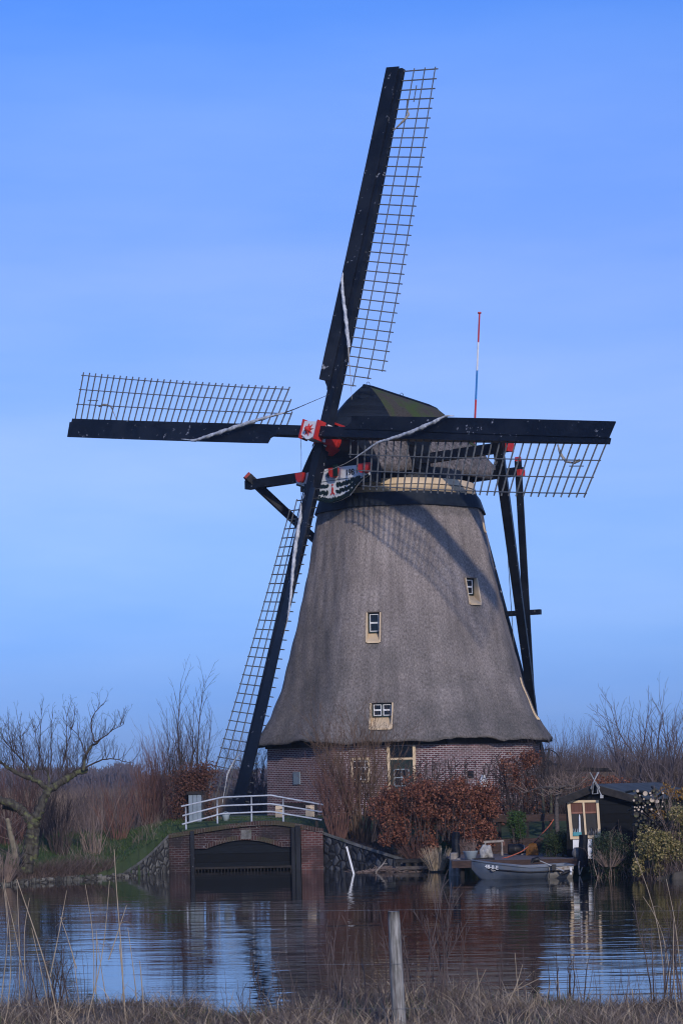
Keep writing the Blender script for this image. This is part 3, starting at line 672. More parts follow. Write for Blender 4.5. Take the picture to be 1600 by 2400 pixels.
sail_cloth('right', [(1306, 1042), (1312, 1063), (1325, 1082), (1345, 1085), (1358, 1078)], [.03, .05, .05, .05, .05], [.14, .1, .06, .06, .06], 'loose_rope', 'rope', 2, 5)
sail_cloth('down', [(705, 1180), (704, 1210), (698, 1245), (691, 1290), (686, 1340), (682, 1390), (678, 1425), (674, 1452)], [.03, .07, .085, .085, .075, .06, .05, .03], [.3, .4, .42, .42, .4, .36, .32, .3])
sail_cloth('down', [(675, 1448), (664, 1490), (655, 1525), (646, 1570)], [.018, .012, .012, .012], [.32, .3, .3, .3], 'rope', 'rope', 0)
sail_cloth('left', [(704, 1018), (706, 1060), (706, 1110), (706, 1185)], [.012, .012, .012, .014], [.1, .1, .1, .1], 'hanging_rope', 'cord', 0)
sail_cloth('down', [(562, 1768), (548, 1784), (540, 1800), (533, 1815), (527, 1850), (521, 1885)], [.015, .02, .045, .018, .014, .012], [.1] * 6, 'loose_rope', 'cloth', 0)

# ---- beams through the cap, tail and winch
ZL = 14.72; LS = (-1.33)
lb = MB(); Lend, Rend = cap_w(-6.95, LS, ZL), cap_w(6.4, LS, ZL); lb.beam(Lend, Rend, .33, .35); long_beam = part('long_beam', lb, M['tar'], mill)
FOOT = W(1284, 1770, 92.6)
tp = MB(); tp.beam(cap_w(0, 3.9, 14.5), FOOT + V(-.15, 0, -.9), .42, .46, .34, .36); part('tail_pole', tp, M['tar'], mill)
def brace(p, q, w0, w1):
    b = MB(); d = nrm(q - p); b.beam(p - d * .45, q, w0, w0, w1, w1); o = part('tail_brace', b, M['tar'], mill)
    r = MB(); r.beam(p - d * .55, p - d * .451, w0 * .9, w0 * .9); part('red_end', r, M['red'], o); return o
brace(Rend + V(-.38, -.2, .0) , FOOT + V(-.42, -.3, .1), .36, .28); brace(Lend + V(.35, -.25, 0), FOOT + V(-.4, .2, .3), .3, .24)
sb = MB(); zs_ = 14.62; sR, sL = cap_w(3.12, 3.55, zs_), cap_w(-2.95, 3.55, zs_); sb.beam(sL, sR, .3, .32); short = part('short_beam', sb, M['tar'], mill)
re = MB(); re.beam(sR - SD * .12 + V(0, 0, -.06), sR + SD * .03 + V(0, 0, -.06), .32, .24); part('red_end', re, M['red'], short)
re = MB(); re.beam(Rend, Rend + SD * .12, .36, .38); part('red_end', re, M['red'], long_beam)
mid = cap_w(0, 3.9, 14.5) * .42 + (FOOT + V(-.15, 0, -.9)) * .58
brace(sR - SD * .16, W(1247, 1700, 91.6), .26, .3); brace(sL + SD * .28, mid + V(-.2, 0, 0), .26, .24)
cp = MB(); a = W(1150, 1441, 90.6); b = W(1266, 1434, 89.6); cp.beam(a, b, .2, .2); part('tail_crosspiece', cp, M['tar'], mill)
cd = MB(); cd.tube(np.array([W(1180, 1130, 87.5), W(1191, 1330, 87.3), W(1204, 1526, 87.0)]), .014, 4); part('cord', cd, M['cord'], mill)
WC = W(1282, 1789, 92); wn = nrm(V(.35, -1, 0)); wa = nrm(np.cross(wn, V(0, 0, 1)))
wh = MB(); wh.tube([WC + wa * .56 * math.cos(a) + V(0, 0, .56) * math.sin(a) for a in np.linspace(0, 2 * math.pi, 37)], .022, 5, cap=False)
wheel = part('winch_wheel', wh, M['tar'], mill); sp = MB()
for a in np.arange(4) * math.pi / 2 + .15:
    d = wa * math.cos(a) + V(0, 0, 1) * math.sin(a); sp.beam(WC, WC + d * (.95 if a < 1 else .62), .09, .09)
sp.cyl(WC - wn * .5, WC + wn * .2, .13, .13, 12); part('spoke', sp, M['tar'], wheel)
sp = MB(); d = wa * math.cos(.15) + V(0, 0, 1) * math.sin(.15); sp.beam(WC + d * .6, WC + d * .98, .095, .095); part('white_tip', sp, M['white'], wheel)
# flagpole on the rear of the cap
fpb = cap_w(.35, 4.0, 15.6); ftop = W(1123, 735, fpb[1]); fpole = None
cuts = [0] + [(1045 - y) / (1045 - 735) for y in (924, 860, 798)] + [1]
for k, mn in enumerate(('red', 'blue', 'white', 'red')):
    q = MB(); p = fpb + (ftop - fpb) * cuts[k]; e = fpb + (ftop - fpb) * cuts[k + 1]; q.cyl(p, e, .045 - .012 * cuts[k], .045 - .012 * cuts[k + 1], 8)
    if k == 3: q.lathe(e, [(.07, 0), (.07, .06), (.001, .07)], 10)
    if fpole is None: fpole = part('flagpole', q, M[mn], mill)
    else: part('pole_band', q, M[mn], fpole)
# ================= CAMERA, LIGHT, SKY =================
cam = bpy.data.cameras.new('Camera'); co_ = bpy.data.objects.new('Camera', cam); COL.objects.link(co_); sc.camera = co_
cam.sensor_fit = 'VERTICAL'; cam.sensor_height = 36; cam.lens = F / 2400 * 36; cam.clip_end = 6000; cam.clip_start = .5
co_.location = (0, 0, HC)
# roll: the horizon climbs to the right, so the camera leans clockwise
co_.matrix_world = Matrix.Translation((0, 0, HC)) @ Matrix(((CR, SR, 0, 0), (0, 0, -1, 0), (-SR, CR, 0, 0), (0, 0, 0, 1))) if False else Matrix.Translation((0, 0, HC)) @ Matrix.Rotation(math.radians(90), 4, 'X') @ Matrix.Rotation(-ROLL, 4, 'Z')
cam.shift_y = (HZ - 1200) / 2400
SUN = nrm(V(.26, -1, .4)); EL = math.asin(SUN[2]); AZS = math.atan2(SUN[0], SUN[1])
sd = bpy.data.lights.new('Sun', 'SUN'); so = bpy.data.objects.new('Sun', sd); COL.objects.link(so); sd.energy = SUN_E; sd.angle = math.radians(SUN_ANG); sd.color = SUN_C
so.rotation_euler = Vector(-SUN).to_track_quat('-Z', 'Y').to_euler()
w = bpy.data.worlds.new('World'); sc.world = w; w.use_nodes = True; nt = w.node_tree; bg = nt.nodes['Background']
sk = nt.nodes.new('ShaderNodeTexSky'); sk.sky_type = 'NISHITA'; sk.sun_disc = False; sk.sun_elevation = EL; sk.sun_rotation = AZS; sk.air_density = 1.0; sk.dust_density = .6; sk.ozone_density = 2.0
tc = nt.nodes.new('ShaderNodeTexCoord'); sp = nt.nodes.new('ShaderNodeSeparateXYZ'); nt.links.new(tc.outputs['Generated'], sp.inputs[0])
hg = ramp(nt, sp.outputs[2], SKY_RAMP); col = mix(nt, 1.0, sk.outputs[0], hg, 'MULTIPLY')
mp = nd(nt, 'ShaderNodeMapping'); mp.inputs['Scale'].default_value = (1.6, 1.6, 8); mp.inputs['Rotation'].default_value = (0, math.radians(-14), 0); nt.links.new(tc.outputs['Generated'], mp.inputs[0])
cl = noise(nt, mp.outputs[0], 2.2, 5, .55); col = mix(nt, ramp(nt, cl, [(.36, 0), (.68, 1)]), col, mix(nt, 1.0, col, (1.36, 1.15, 1.03), 'MULTIPLY'))
nt.links.new(col, bg.inputs[0]); bg.inputs[1].default_value = SKY_S
vs = sc.view_settings; vs.view_transform = 'Standard'; vs.look = 'None'; vs.exposure = EXPO; vs.gamma = 1
if WB: vs.use_white_balance = True; vs.white_balance_temperature = WB; vs.white_balance_tint = WBT
sc.render.engine = 'CYCLES'; sc.cycles.max_bounces = 6; sc.cycles.diffuse_bounces = 2; sc.cycles.glossy_bounces = 3; sc.cycles.use_denoising = True; sc.cycles.denoising_prefilter = 'ACCURATE'; sc.cycles.filter_width = 1.15; sc.cycles.caustics_reflective = False

# ================= GROUND AND WATER =================
BK_PTS = V(-60, 62, -30, 62, -14, 63.5, -9.87, 65, -6.6, 69.4, -5.58, 72.5, -.63, 72.9, 1.67, 70.2, 2.93, 68.7, 3.4, 68.0, 3.6, 67.6, 5.0, 66.0, 6.4, 63.6, 7.93, 60.6, 9, 60.0, 14, 58.5, 30, 58, 60, 58).reshape(-1, 2)
bankY = lambda x: np.interp(x, BK_PTS[:, 0], BK_PTS[:, 1])
nearY = lambda x: 26.2 + .35 * np.sin(x * 1.3) + .25 * np.sin(x * 3.1 + 1) + .5 * np.exp(-((x + 2.7) / .6) ** 2) - np.interp(x, [-10, -4, -1, 0, .6, 2, 6], [.3, 0, 1.2, .3, 0, 0.6, 1.2])
sm = lambda a: np.clip(a, 0, 1) ** 2 * (3 - 2 * np.clip(a, 0, 1))
def hgt(x, y):
    x, y = np.asarray(x, float), np.asarray(y, float); d = y - bankY(x) - np.interp(x, [-8.5, -7.2, -6.8, 2.1, 2.4, 2.6], [0, 0, .55, .55, .4, 0])
    left = .12 + .28 * sm(d / 1.0) + .75 * sm((d - 1) / 7) + .2 * sm((d - 8) / 10)
    bridge = 1.15 + .42 * sm(d / 2.2)
    slope = np.interp(x, [-.63, 1.67, 3], [1.12, .38, .3]); right = slope + (1.55 - slope) * sm((d - .6) / 6)
    dock = -.4 + 1.3 * sm((d - 5.4) / .5) + .5 * sm((d - 7) / 5)
    far_right = .2 + .9 * sm(d / 6)
    k1 = sm((x + 7.6) / 2.0); k2 = sm((x + 1.1) / .6); k3 = sm((x - 2.7) / .6); k4 = sm((x - 7.5) / 1.5)
    h = left * (1 - k1) + bridge * k1; h = h * (1 - k2) + right * k2; h = h * (1 - k3) + dock * k3; h = h * (1 - k4) + far_right * k4
    h = h * (1 - sm((y - 88) / 25)) + 1.15 * sm((y - 88) / 25)
    h = np.where(d < 0, -1.2, h)
    e = nearY(x) - y; near = .06 + .26 * sm(e / .9) + .75 * np.clip((22 - y) / 20, 0, 1) + .04 * np.sin(x * 2.3 + y) + .03 * np.sin(x * 5.1 - y * 2.2)
    near = np.where(e < 0, np.maximum(-1.2, .06 + e * .8), near)
    return np.where(y < 45, near, h)
xs = np.concatenate([-np.geomspace(1500, 17, 24), np.arange(-16, -10, .4), np.arange(-10, 9, .2), np.arange(9, 16.01, .4), np.geomspace(17, 1500, 24)])
ys = np.concatenate([[-60, -30, -10, 0, 5, 10, 14], np.arange(16, 31, .35), [33, 40, 50], np.arange(55, 64, .4), np.arange(64, 76, .16), np.arange(76, 92, .5), np.geomspace(93, 5000, 30)])
Xg, Yg = np.meshgrid(xs, ys, indexing='ij'); Zg = hgt(Xg, Yg)
mb = MB(); mb.grid(np.stack([Xg, Yg, Zg], 2)); ground = thing('ground', mb, M['ground'], (0, 0, 0), kind='structure', smooth=True)
d = Yg - bankY(Xg); lush = np.where((Yg > 45) & (Yg < 92) & (Xg > -12) & (Xg < 12), 1.0, 0.0) * np.where(Xg < -3, np.interp(d, [0, .8, 2, 16, 22], [0, .25, 1, 1, .15]), 1)
lush = np.where((Yg > 45) & (Yg < 80) & (Xg > -7.9) & (Xg < -5), 1.0, lush); lush = np.where((Yg > 45) & (Xg > -.4) & (d < 2.5), .15, lush); lush = np.where((Yg > 45) & (Yg < 92) & (Xg < -11), .3, lush)
lush = np.where(Yg > 92, .06, lush); lush = np.where(Yg < 45, .05, lush)
at = ground.data.attributes.new('lush', 'FLOAT', 'POINT'); at.data.foreach_set('value', lush.ravel().astype(np.float32))
mb = MB(); wx = np.array([-1500, 1500]); mb.grid(np.array([[[x, y, 0] for y in (12, 81)] for x in wx], float)); thing('water', mb, M['water'], (0, 0, 0), kind='structure')
pt = MB(); py_ = 78.6; pxs = np.linspace(-9.5, 3.2, 40)
pt.grid(np.array([[[x, py_ + o + .12 * math.sin(x), float(hgt(x, py_)) + .02 + .004] for o in (-.45, .45)] for x in pxs])); thing('path', pt, pm('path_gravel', (.12, .105, .1), (.22, .2, .19), 20, .9, .4), (0, 0, 0), kind='structure')

# ================= BRIDGE, WALLS, GATE =================
YB = 72.75
def bx(px): return X(px, YB, .7)
BL, BR = bx(397), bx(757)
def topz(x):
    return np.interp(x, [BL, bx(470), bx(540), bx(600), bx(650), bx(700), BR], [1.22, 1.37, 1.5, 1.58, 1.58, 1.47, 1.29])
GL, GR = bx(457), bx(688)
def arch(x):
    k = np.clip((x - bx(485)) / (bx(660) - bx(485)), 0, 1); return .72 + .26 * math.sin(math.pi * k) ** .9
def col_wall(mb, x0, x1, lo, hi, y0, y1, n=24):
    xsn = np.linspace(x0, x1, n); F_, B_, = [], []
    uvf = []
    for x in xsn: F_.append([(x, y0, lo(x)), (x, y0, hi(x)), (x, y1, hi(x)), (x, y1, lo(x))]); uvf.append([(x, lo(x)), (x, hi(x)), (x, hi(x) + (y1 - y0)), (x, lo(x) - (y1 - y0))])
    P = np.array(F_, float); mb.grid(P[::-1], close_v=True, uv=np.array(uvf)[::-1])
    mb.add(P[0], [(0, 1, 2, 3)], uv=[(y0, lo(x0)), (y0, hi(x0)), (y1, hi(x0)), (y1, lo(x0))]); mb.add(P[-1], [(3, 2, 1, 0)], uv=[(y0, lo(x1)), (y0, hi(x1)), (y1, hi(x1)), (y1, lo(x1))]); return mb
br = empty('brick_bridge', (0.5 * (BL + BR), YB, 0), 'low dark brick bridge with an arched top over a tarred sluice gate', 'bridge')
mb = MB(); col_wall(mb, bx(450), bx(705), arch, lambda x: topz(x) - .14, YB, YB + 2.2); part('arch_wall', mb, M['bridgebrick'], br)
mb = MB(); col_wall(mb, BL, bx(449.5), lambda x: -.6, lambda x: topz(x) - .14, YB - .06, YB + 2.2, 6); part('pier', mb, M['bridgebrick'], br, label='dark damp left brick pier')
mb = MB(); col_wall(mb, bx(706), BR, lambda x: -.6, lambda x: topz(x) - .14, YB - .06, YB + 2.2, 6); part('pier', mb, M['redbrick'], br, label='redder right brick pier')
mb = MB(); col_wall(mb, BL - .02, BR + .02, lambda x: topz(x) - .139, topz, YB - .1, YB + .35, 30); part('coping', mb, M['coping'], br)
mb = MB(); col_wall(mb, bx(484), bx(662), lambda x: arch(x) - .003, lambda x: arch(x) + .15, YB - .012, YB + .1, 24); part('arch_ring', mb, M['coping'], br)
kb = MB(); kb.box((bx(578), YB - .004, 1.16), (.34, .03, .3)); part('keystone', kb, M['concrete'], br)
gt = MB(); col_wall(gt, bx(455), bx(690), lambda x: .1, lambda x: arch(x) + .06, YB + .1, YB + .2, 24); gate = part('sluice_gate', gt, M['gateplank'], br)
gp = MB(); gp.box((bx(452), YB - .12, .55), (.12, .14, 1.5)); part('gate_post', gp, M['tar'], br); gp = MB(); gp.box((bx(688), YB - .1, .58), (.13, .14, 1.55)); part('gate_post', gp, M['tar'], br)
gp = MB(); gp.box((bx(699), YB - .2, .6), (.15, .16, 1.62)); part('gate_post', gp, M['tar'], br)
gs = MB(); gs.box(((GL + GR) / 2, YB - .05, .1), (GR - GL + .2, .1, .07))
for k in range(31): gs.box((GL + (GR - GL) * k / 30, YB - .06, -.02), (.028, .028, .2))
part('trash_rack', gs, M['darkwood'], br)
# white railing
rl = empty('white_railing', (0.5 * (BL + BR), YB + .1, 1.5), 'white three-rail metal railing arching over the brick bridge', 'railing')
YR = YB + .08
for yy in ([(425, 1890), (522, 1868.5), (635, 1864), (758, 1886.5)], [(428, 1912), (520, 1888.5), (635, 1884), (756, 1903.5)], [(427, 1932), (520, 1907), (635, 1902), (754, 1922)]):
    q = MB(); q.tube(np.array([W(x, y, YR) for x, y in yy]), .027, 8); part('rail', q, M['railwhite'], rl, True)
for px, y0, y1 in ((436.5, 1891, 1942), (510, 1873, 1928), (590, 1867, 1924), (664, 1871, 1927)):
    q = MB(); q.cyl(W(px, y1 + 2, YR + .04), W(px - 1, y0, YR + .04), .027, n=8); part('post', q, M['railwhite'], rl, True)
q = MB(); q.beam(W(742, 1938, YR + .09), W(741, 1880, YR + .09), .09, .09); part('post', q, M['darkwood'], rl, label='dark wooden end post')
# stone wing walls
def wing(name, pts, m, label, depth):
    t = empty(name, (*pts[0][:2], 0), label, 'stone wall'); P = np.array(pts, float); top = []; mb = MB(); uv = None
    rows = [[(x, y, -.6), (x, y, z), (x, y + depth, z), (x, y + depth, -.6)] for x, y, z in P]; rows = np.array(rows); mb.grid(rows[::-1], close_v=True); mb.add(rows[0], [(0, 1, 2, 3)]); mb.add(rows[-1], [(3, 2, 1, 0)]); part('stone_face', mb, m, t)
    c = MB(); rows = np.array([[(x, y - .06, z), (x, y - .06, z + .09), (x, y + depth + .1, z + .09), (x, y + depth + .1, z)] for x, y, z in P]); c.grid(rows[::-1], close_v=True); c.add(rows[0], [(0, 1, 2, 3)]); c.add(rows[-1], [(3, 2, 1, 0)]); part('coping', c, M['concrete'], t); return t
def sub(a, b, n, f=lambda k: 0): return [tuple(np.asarray(a) + (np.asarray(b) - np.asarray(a)) * k + V(0, 0, f(k))) for k in np.linspace(0, 1, n)]
wing('stone_wing_wall', sub((BL - .005, 72.6, 1.12), (-6.75, 69.6, .06), 9, lambda k: -.1 * math.sin(math.pi * k)), M['stonewall'], 'pale rubble stone wing wall sloping down left of the brick bridge', .4)
wing('stone_wing_wall', sub((BR + .005, 72.8, 1.1), (1.95, 70.0, .26), 9, lambda k: -.02 * math.sin(math.pi * k)), M['basalt'], 'dark block wing wall sloping down right of the brick bridge', .4)
# low stone edge of the left bank
ed = MB()
for k in range(64):
    x = -9.9 + k * .055 * (1 + .0) ; y = float(bankY(x)) - .02; ed.box((x, y + rng.uniform(-.05, .05), .03 + rng.uniform(-.02, .03)), (rng.uniform(.05, .1), rng.uniform(.12, .25), rng.uniform(.1, .2)), nrm_ax(rng) if False else None)
thing('stone_edging', ed, M['stonewall'], (-8, 67, 0), 'low rough stone edging along the waterline of the left bank', 'edging', kind='stuff')

# ================= RIGHT BANK: DOCK, SHED, BOAT =================
YD = 64.2
DZ = .47
dk = empty('wooden_dock', (5.2, YD, 0), 'weathered grey wooden dock with a dark fascia behind the moored boat', 'dock')
mb = MB(); x0, x1 = X(1062, YD, DZ), X(1372, YD, DZ); nb_ = 30
for k in range(nb_):
    yk = YD + (k + .5) * 5.6 / nb_; mb.box(((x0 + x1) / 2 + rng.uniform(-.02, .02), yk, DZ - .02), (x1 - x0, 5.6 / nb_ - .012, .045))
part('decking', mb, M['deck'], dk)
mb = MB(); mb.box(((x0 + x1) / 2, YD - .04, DZ - .1), (x1 - x0 + .1, .06, .2)); part('fascia', mb, M['brownboard'], dk)
for k, xx in enumerate((x0 + .25, x0 + 1.6, x1 - .5)): q = MB(); q.cyl((xx, YD + .25, -.8), (xx, YD + .25, DZ - .05), .07, n=8); part('pile', q, M['darkwood'], dk)
YT = YD + 5.75
rw = empty('retaining_wall', (5.4, YT, DZ), 'dark brown board retaining wall at the back of the wooden dock', 'retaining wall')
mb = MB()
for k in range(4): mb.box((X(1225, YT, .7), YT + rng.uniform(0, .02), DZ - .05 + .13 * k + .05), (4.3, .06, .125))
part('board', mb, M['brownboard'], rw)
fr_ = empty('timber_rail', (5.0, 71.6, 1.0), 'low brown timber rail fence on posts above the dock garden', 'fence'); q = MB(); q.box((X(1225, 71.6, 1.5), 71.6, 1.52), (2.9, .06, .22)); part('rail', q, M['brownboard'], fr_)
for px in (1170, 1235, 1290): q = MB(); q.box((X(px, 71.7, 1.2), 71.7, 1.2), (.1, .1, .9)); part('post', q, M['darkwood'], fr_)

# shed: gable end to the canal, roof running back to the right
sh = empty('garden_shed', (X(1400, 65.2, .5), 65.2, .4), 'black boarded shed with grey felt roof and cream framed window', 'shed')
YS = 65.2; RD = nrm(V(.5, 1, 0)); RL = 5.2
gx0, gx1, gxa = X(1325, YS, 2.2), X(1492, YS, 2.2), X(1400, YS, 2.6)
ze0, ze1, za = W(1325, 1866, YS)[2], W(1492, 1863, YS)[2], W(1398, 1838, YS)[2]
foot = .25
gpoly = [(gx0, YS, foot), (gx1, YS, foot), (gx1, YS, ze1 - .08), (gxa, YS, za - .08), (gx0, YS, ze0 - .08)]
mb = MB(); mb.prism(np.array(gpoly), RD * RL); part('wall', mb, M['shedplank'], sh)
def slab(a, b, th_, over, name, m, y0=-.28):
    a = np.asarray(a, float); b = np.asarray(b, float); q = MB(); e = RD * (RL + over); s0 = RD * y0; n_ = V(0, 0, th_)
    q.hexa([a + s0, b + s0, b + e, a + e, a + s0 + n_, b + s0 + n_, b + e + n_, a + e + n_]); return part(name, q, m, sh)
el_, er_, rp = V(gx0 - .12, YS, ze0 - .12), V(gx1 + .3, YS, ze1 - .14), V(gxa, YS, za - .05)
slab(el_, rp, .06, .2, 'roof', M['felt']); slab(rp + V(.002, 0, 0), er_, .06, .2, 'roof', M['felt'])
for a, b in ((el_, rp), (rp, er_)):
    q = MB(); s0 = RD * -.31; q.beam(a + s0 + V(0, -.02, -.06), b + s0 + V(0, -.02, -.06), .04, .2, up=(0, 0, 1)); part('bargeboard', q, M['darkwood'], sh)
# window, slightly out of square like the shed itself
def shw(px, py, dy=0.): p = on_plane(px, py, V(0, YS - .03, 0), V(0, 1, 0)); p[1] -= dy; return p
corn = [(1327, 1876), (1401, 1875), (1407, 1964), (1335, 1967)]
def wq(u, v, dy=0.): 
    a, b, c, d = [np.array(k) for k in corn]; p = (a * (1 - u) + b * u) * (1 - v) + (d * (1 - u) + c * u) * v; return shw(p[0], p[1], dy)
fm = MB()
for (u0, v0, u1, v1) in ((0, 0, .1, 1), (.92, 0, 1, 1), (.1, 0, .92, .06), (.1, .92, .92, 1), (.485, .06, .545, .92)):
    pts = np.array([wq(u0, v0, .05), wq(u1, v0, .05), wq(u1, v1, .05), wq(u0, v1, .05)]); fm.prism(pts[::-1], V(0, .08, 0))
win = part('window', fm, M['cream'], sh)
g = MB()
g.prism(np.array([wq(.1, .06, -.01), wq(.92, .06, -.01), wq(.92, .92, -.01), wq(.1, .92, -.01)])[::-1], V(0, .008, 0)); 
mg, ntg, bg_ = newmat('clear_glass'); bg_.inputs['Base Color'].default_value = (.9, .93, .95, 1); bg_.inputs['Roughness'].default_value = .02; bg_.inputs['Transmission Weight'].default_value = 1; bg_.inputs['IOR'].default_value = 1.15
bk = MB(); bk.prism(np.array([wq(.08, .05, -.025), wq(.94, .05, -.025), wq(.94, .94, -.025), wq(.08, .94, -.025)])[::-1], V(0, .004, 0)); part('interior_shade_sheet', bk, M['black'], win)  # black sheet standing in for the unlit inside of the shed
for u0, u1 in ((.11, .475), (.555, .91)):
    cu = MB(); cu.prism(np.array([wq(u0, .07, .0), wq(u1, .07, .0), wq(u1, .335, .0), wq(u0, .335, .0)])[::-1], V(0, .012, 0)); part('blind', cu, M['curtain'], win)
    hm = MB(); hm.prism(np.array([wq(u0, .30, .004), wq(u1, .30, .004), wq(u1, .345, .004), wq(u0, .345, .004)])[::-1], V(0, .004, 0)); part('blind_hem', hm, pm('blind_hem', (.2, .09, .06), (.3, .14, .1), 9, .8, 0), win)
wp = MB(); a, b = shw(1341, 1968, .02), shw(1386, 1968, .02); wp.box(((a[0] + b[0]) / 2, YS - .05, (a[2] + shw(1341, 2013)[2]) / 2), (b[0] - a[0], .04, a[2] - shw(1341, 2013)[2])); part('white_panel', wp, M['white'], sh)
# things standing in the shed window
c = wq(.3, .9, .03); lhm = MB(); lhm.lathe(c + V(.02, .0, 0), [(.045, 0), (.03, .25), (.022, .55), (.001, .6)], 10); thing('candle_lamp', lhm, M['white'], c, 'slim white tapering lamp standing in the shed window', 'lamp', smooth=True)
c = wq(.28, .91, .06); pl = empty('teal_planter', c, 'small teal planter with pale sprouts in the shed window', 'planter'); q = MB(); q.box(c + V(-.04, 0, .045), (.24, .08, .1)); part('pot', q, M['teal'], pl); q = MB()
for k in range(5): q.tube([c + V(-.13 + .045 * k, 0, .09), c + V(-.13 + .045 * k + rng.uniform(-.02, .02), 0, .2)], [.012, .004], 5)
part('sprout', q, M['bucket'], pl)
c = wq(.74, .91, .03); q = MB()
for k in range(6): q.lathe(c + V(-.14 + .055 * k, 0, 0), [(.02, 0), (.022, .06 + .03 * (k % 3)), (.008, .1 + .04 * (k % 3)), (.001, .12 + .04 * (k % 3))], 8)
thing('bottle_row', q, M['jug'], c, 'dim row of small bottles on the right sill of the shed window', 'bottles')
# bent white tube frame hung at the shed gable
an = empty('tube_frame', W(1386, 1848, 64.85), 'bundle of bent white tubes tied together at the shed gable', 'tube frame'); YA = 64.8
def tubes(pix, r=.018, nm='tube', dy=0.): q = MB(); q.tube(np.array([W(x, y, YA - dy) for x, y in pix]), r, 6); part(nm, q, M['steel'] if nm == 'tube' else M['white'], an, True)
tubes([(1381, 1810), (1391, 1828), (1406, 1860), (1409, 1866)]); tubes([(1398, 1812), (1402, 1809), (1391, 1830), (1384, 1850), (1383, 1848), (1398, 1812)], dy=.05); tubes([(1389, 1836), (1387, 1861), (1400, 1860), (1397, 1838)], dy=.09); tubes([(1392, 1833), (1402, 1851), (1404, 1847), (1394, 1832)], dy=.13)
q = MB(); q.box(W(1409, 1867, YA - .02), (.09, .03, .09)); part('bracket', q, M['steel'], an)

# moored boat
YBt = 62.7
boat = empty('moored_boat', (X(1220, YBt, 0), YBt, 0), 'small grey plastic motorboat with white bow lettering moored at the dock', 'boat'); bw_ = X(1337, YBt, .3) - X(1104, YBt, .3); bxl = X(1104, YBt, .4)
BA = math.radians(4); bd_ = V(math.cos(BA), math.sin(BA), 0); bs_ = V(-math.sin(BA), math.cos(BA), 0); b0 = V(bxl, YBt, 0)
def bsec(t):   # t 0 bow .. 1 stern
    hw = .62 * min(1, (t / .42)) ** .62 * (1 - .1 * max(0, t - .6) / .4); sheer = .54 - .22 * min(1, t / .55) ** .8 + .04 * max(0, t - .6) / .4; keel = -.12 + .42 * max(0, 1 - t / .17) ** 1.7
    return hw, sheer, keel
def hull(t0, t1, n, inset=0.):
    rows = []
    for t in np.linspace(t0, t1, n):
        hw, shr, kl = bsec(max(t, .003)); hw = max(hw - inset, .004); r = []
        for k in np.linspace(-1, 1, 17):
            a = abs(k); s = np.sign(k) * hw * min(1, (a * 1.25) ** .8) * (.9 + .1 * a); z = kl + (shr - kl) * (max(0, a - .12) / .88) ** 1.5 + inset
            if a == 1: z = shr
            r.append(b0 + bd_ * (t * bw_) + bs_ * s + V(0, 0, z))
        rows.append(r)
    return np.array(rows)
q = MB(); q.grid(hull(0, .75, 30)); hl = part('hull', q, M['boat'], boat, True)
q = MB(); H2 = hull(.75, 1, 8); q.grid(H2); q.add(H2[-1], [tuple(range(17))]); part('stern_section', q, M['boatstern'], boat, True)
q = MB(); q.grid(hull(.03, .97, 26, .05)[:, ::-1]); part('inner_hull', q, M['boat'], boat, True)
G = hull(0, 1, 34); q = MB()
for sgn in (0, 16): q.tube(G[:, sgn] + V(0, 0, .005), .028, 6)
q.tube(np.concatenate([G[-1:, 0], G[-1:, 16]]), .028, 6); part('gunwale', q, M['boat'], boat, True)
q = MB(); q.tube(np.array([G[i, 2] * .45 + G[i, 1] * .55 + bs_ * -.022 for i in range(5, 34)]), .022, 6); part('rubbing_strake', q, M['black'], boat, True)
for t in (.36, .66): q = MB(); hw, shr, kl = bsec(t); q.box(b0 + bd_ * (t * bw_) + V(0, 0, shr - .1), (.22, hw * 1.8, .04), (bd_, bs_, V(0, 0, 1))); part('thwart', q, M['boatstern'], boat)
hw, shr, kl = bsec(.17); pa, pb = G[4, 0] * .5 + G[4, 1] * .5, G[9, 0] * .5 + G[9, 1] * .5
ctr = G[6, 0] * .55 + G[6, 2] * .45; rgt = nrm(G[9, 1] - G[4, 1]); upv = nrm(G[6, 0] - G[6, 2]); nn = np.cross(rgt, upv); part('lettering', text_mb('48-8-E', .145, ctr + nn * .03 + rgt * .02, rgt, upv, .006), M['white'], boat)
mt = empty('outboard_motor', b0 + bd_ * bw_ * .96 + V(0, 0, .4), 'black electric outboard motor with a tilted shaft on the grey boat', 'outboard motor'); 
q = MB(); p1 = W(1253, 2019, 62.2); q.tube(np.array([p1 + V(-.12, 0, -.06), p1 + V(-.05, 0, .03), p1 + V(.08, 0, .06), p1 + V(.14, 0, .02)]), [.02, .07, .08, .03], 9); part('motor_head', q, M['black'], mt, True)
q = MB(); q.cyl(p1 + V(.1, 0, .03), W(1326, 2044, 62.1), .016, n=7); part('shaft', q, M['steel'], mt, True)
q = MB(); e = W(1326, 2044, 62.1); q.tube(np.array([e + V(-.14, 0, -.06), e, e + V(.1, 0, .02)]), [.04, .055, .03], 8); part('pod', q, M['black'], mt, True)
q = MB(); q.box(e + V(.13, 0, .03), (.05, .02, .2)); q.box(e + V(.14, 0, .03), (.05, .2, .02)); part('propeller', q, M['white'], mt)
q = MB(); q.box(W(1297, 2033, 62.15), (.12, .1, .16)); q.beam(W(1288, 2030, 62.1), W(1286, 2058, 62.1), .02, .02); part('clamp', q, M['black'], mt)
for px in (1174, 1250): q = MB()
q = MB(); q.tube(smooth_path([W(1150, 2038, 62.3), W(1154, 2042, 62.3), W(1160, 2040, 62.3)], 8), .015, 5); thing('mooring_line', q, M['rope'], W(1154, 2041, 62.3), 'short pale rope loop hanging on the side of the grey boat', 'rope')
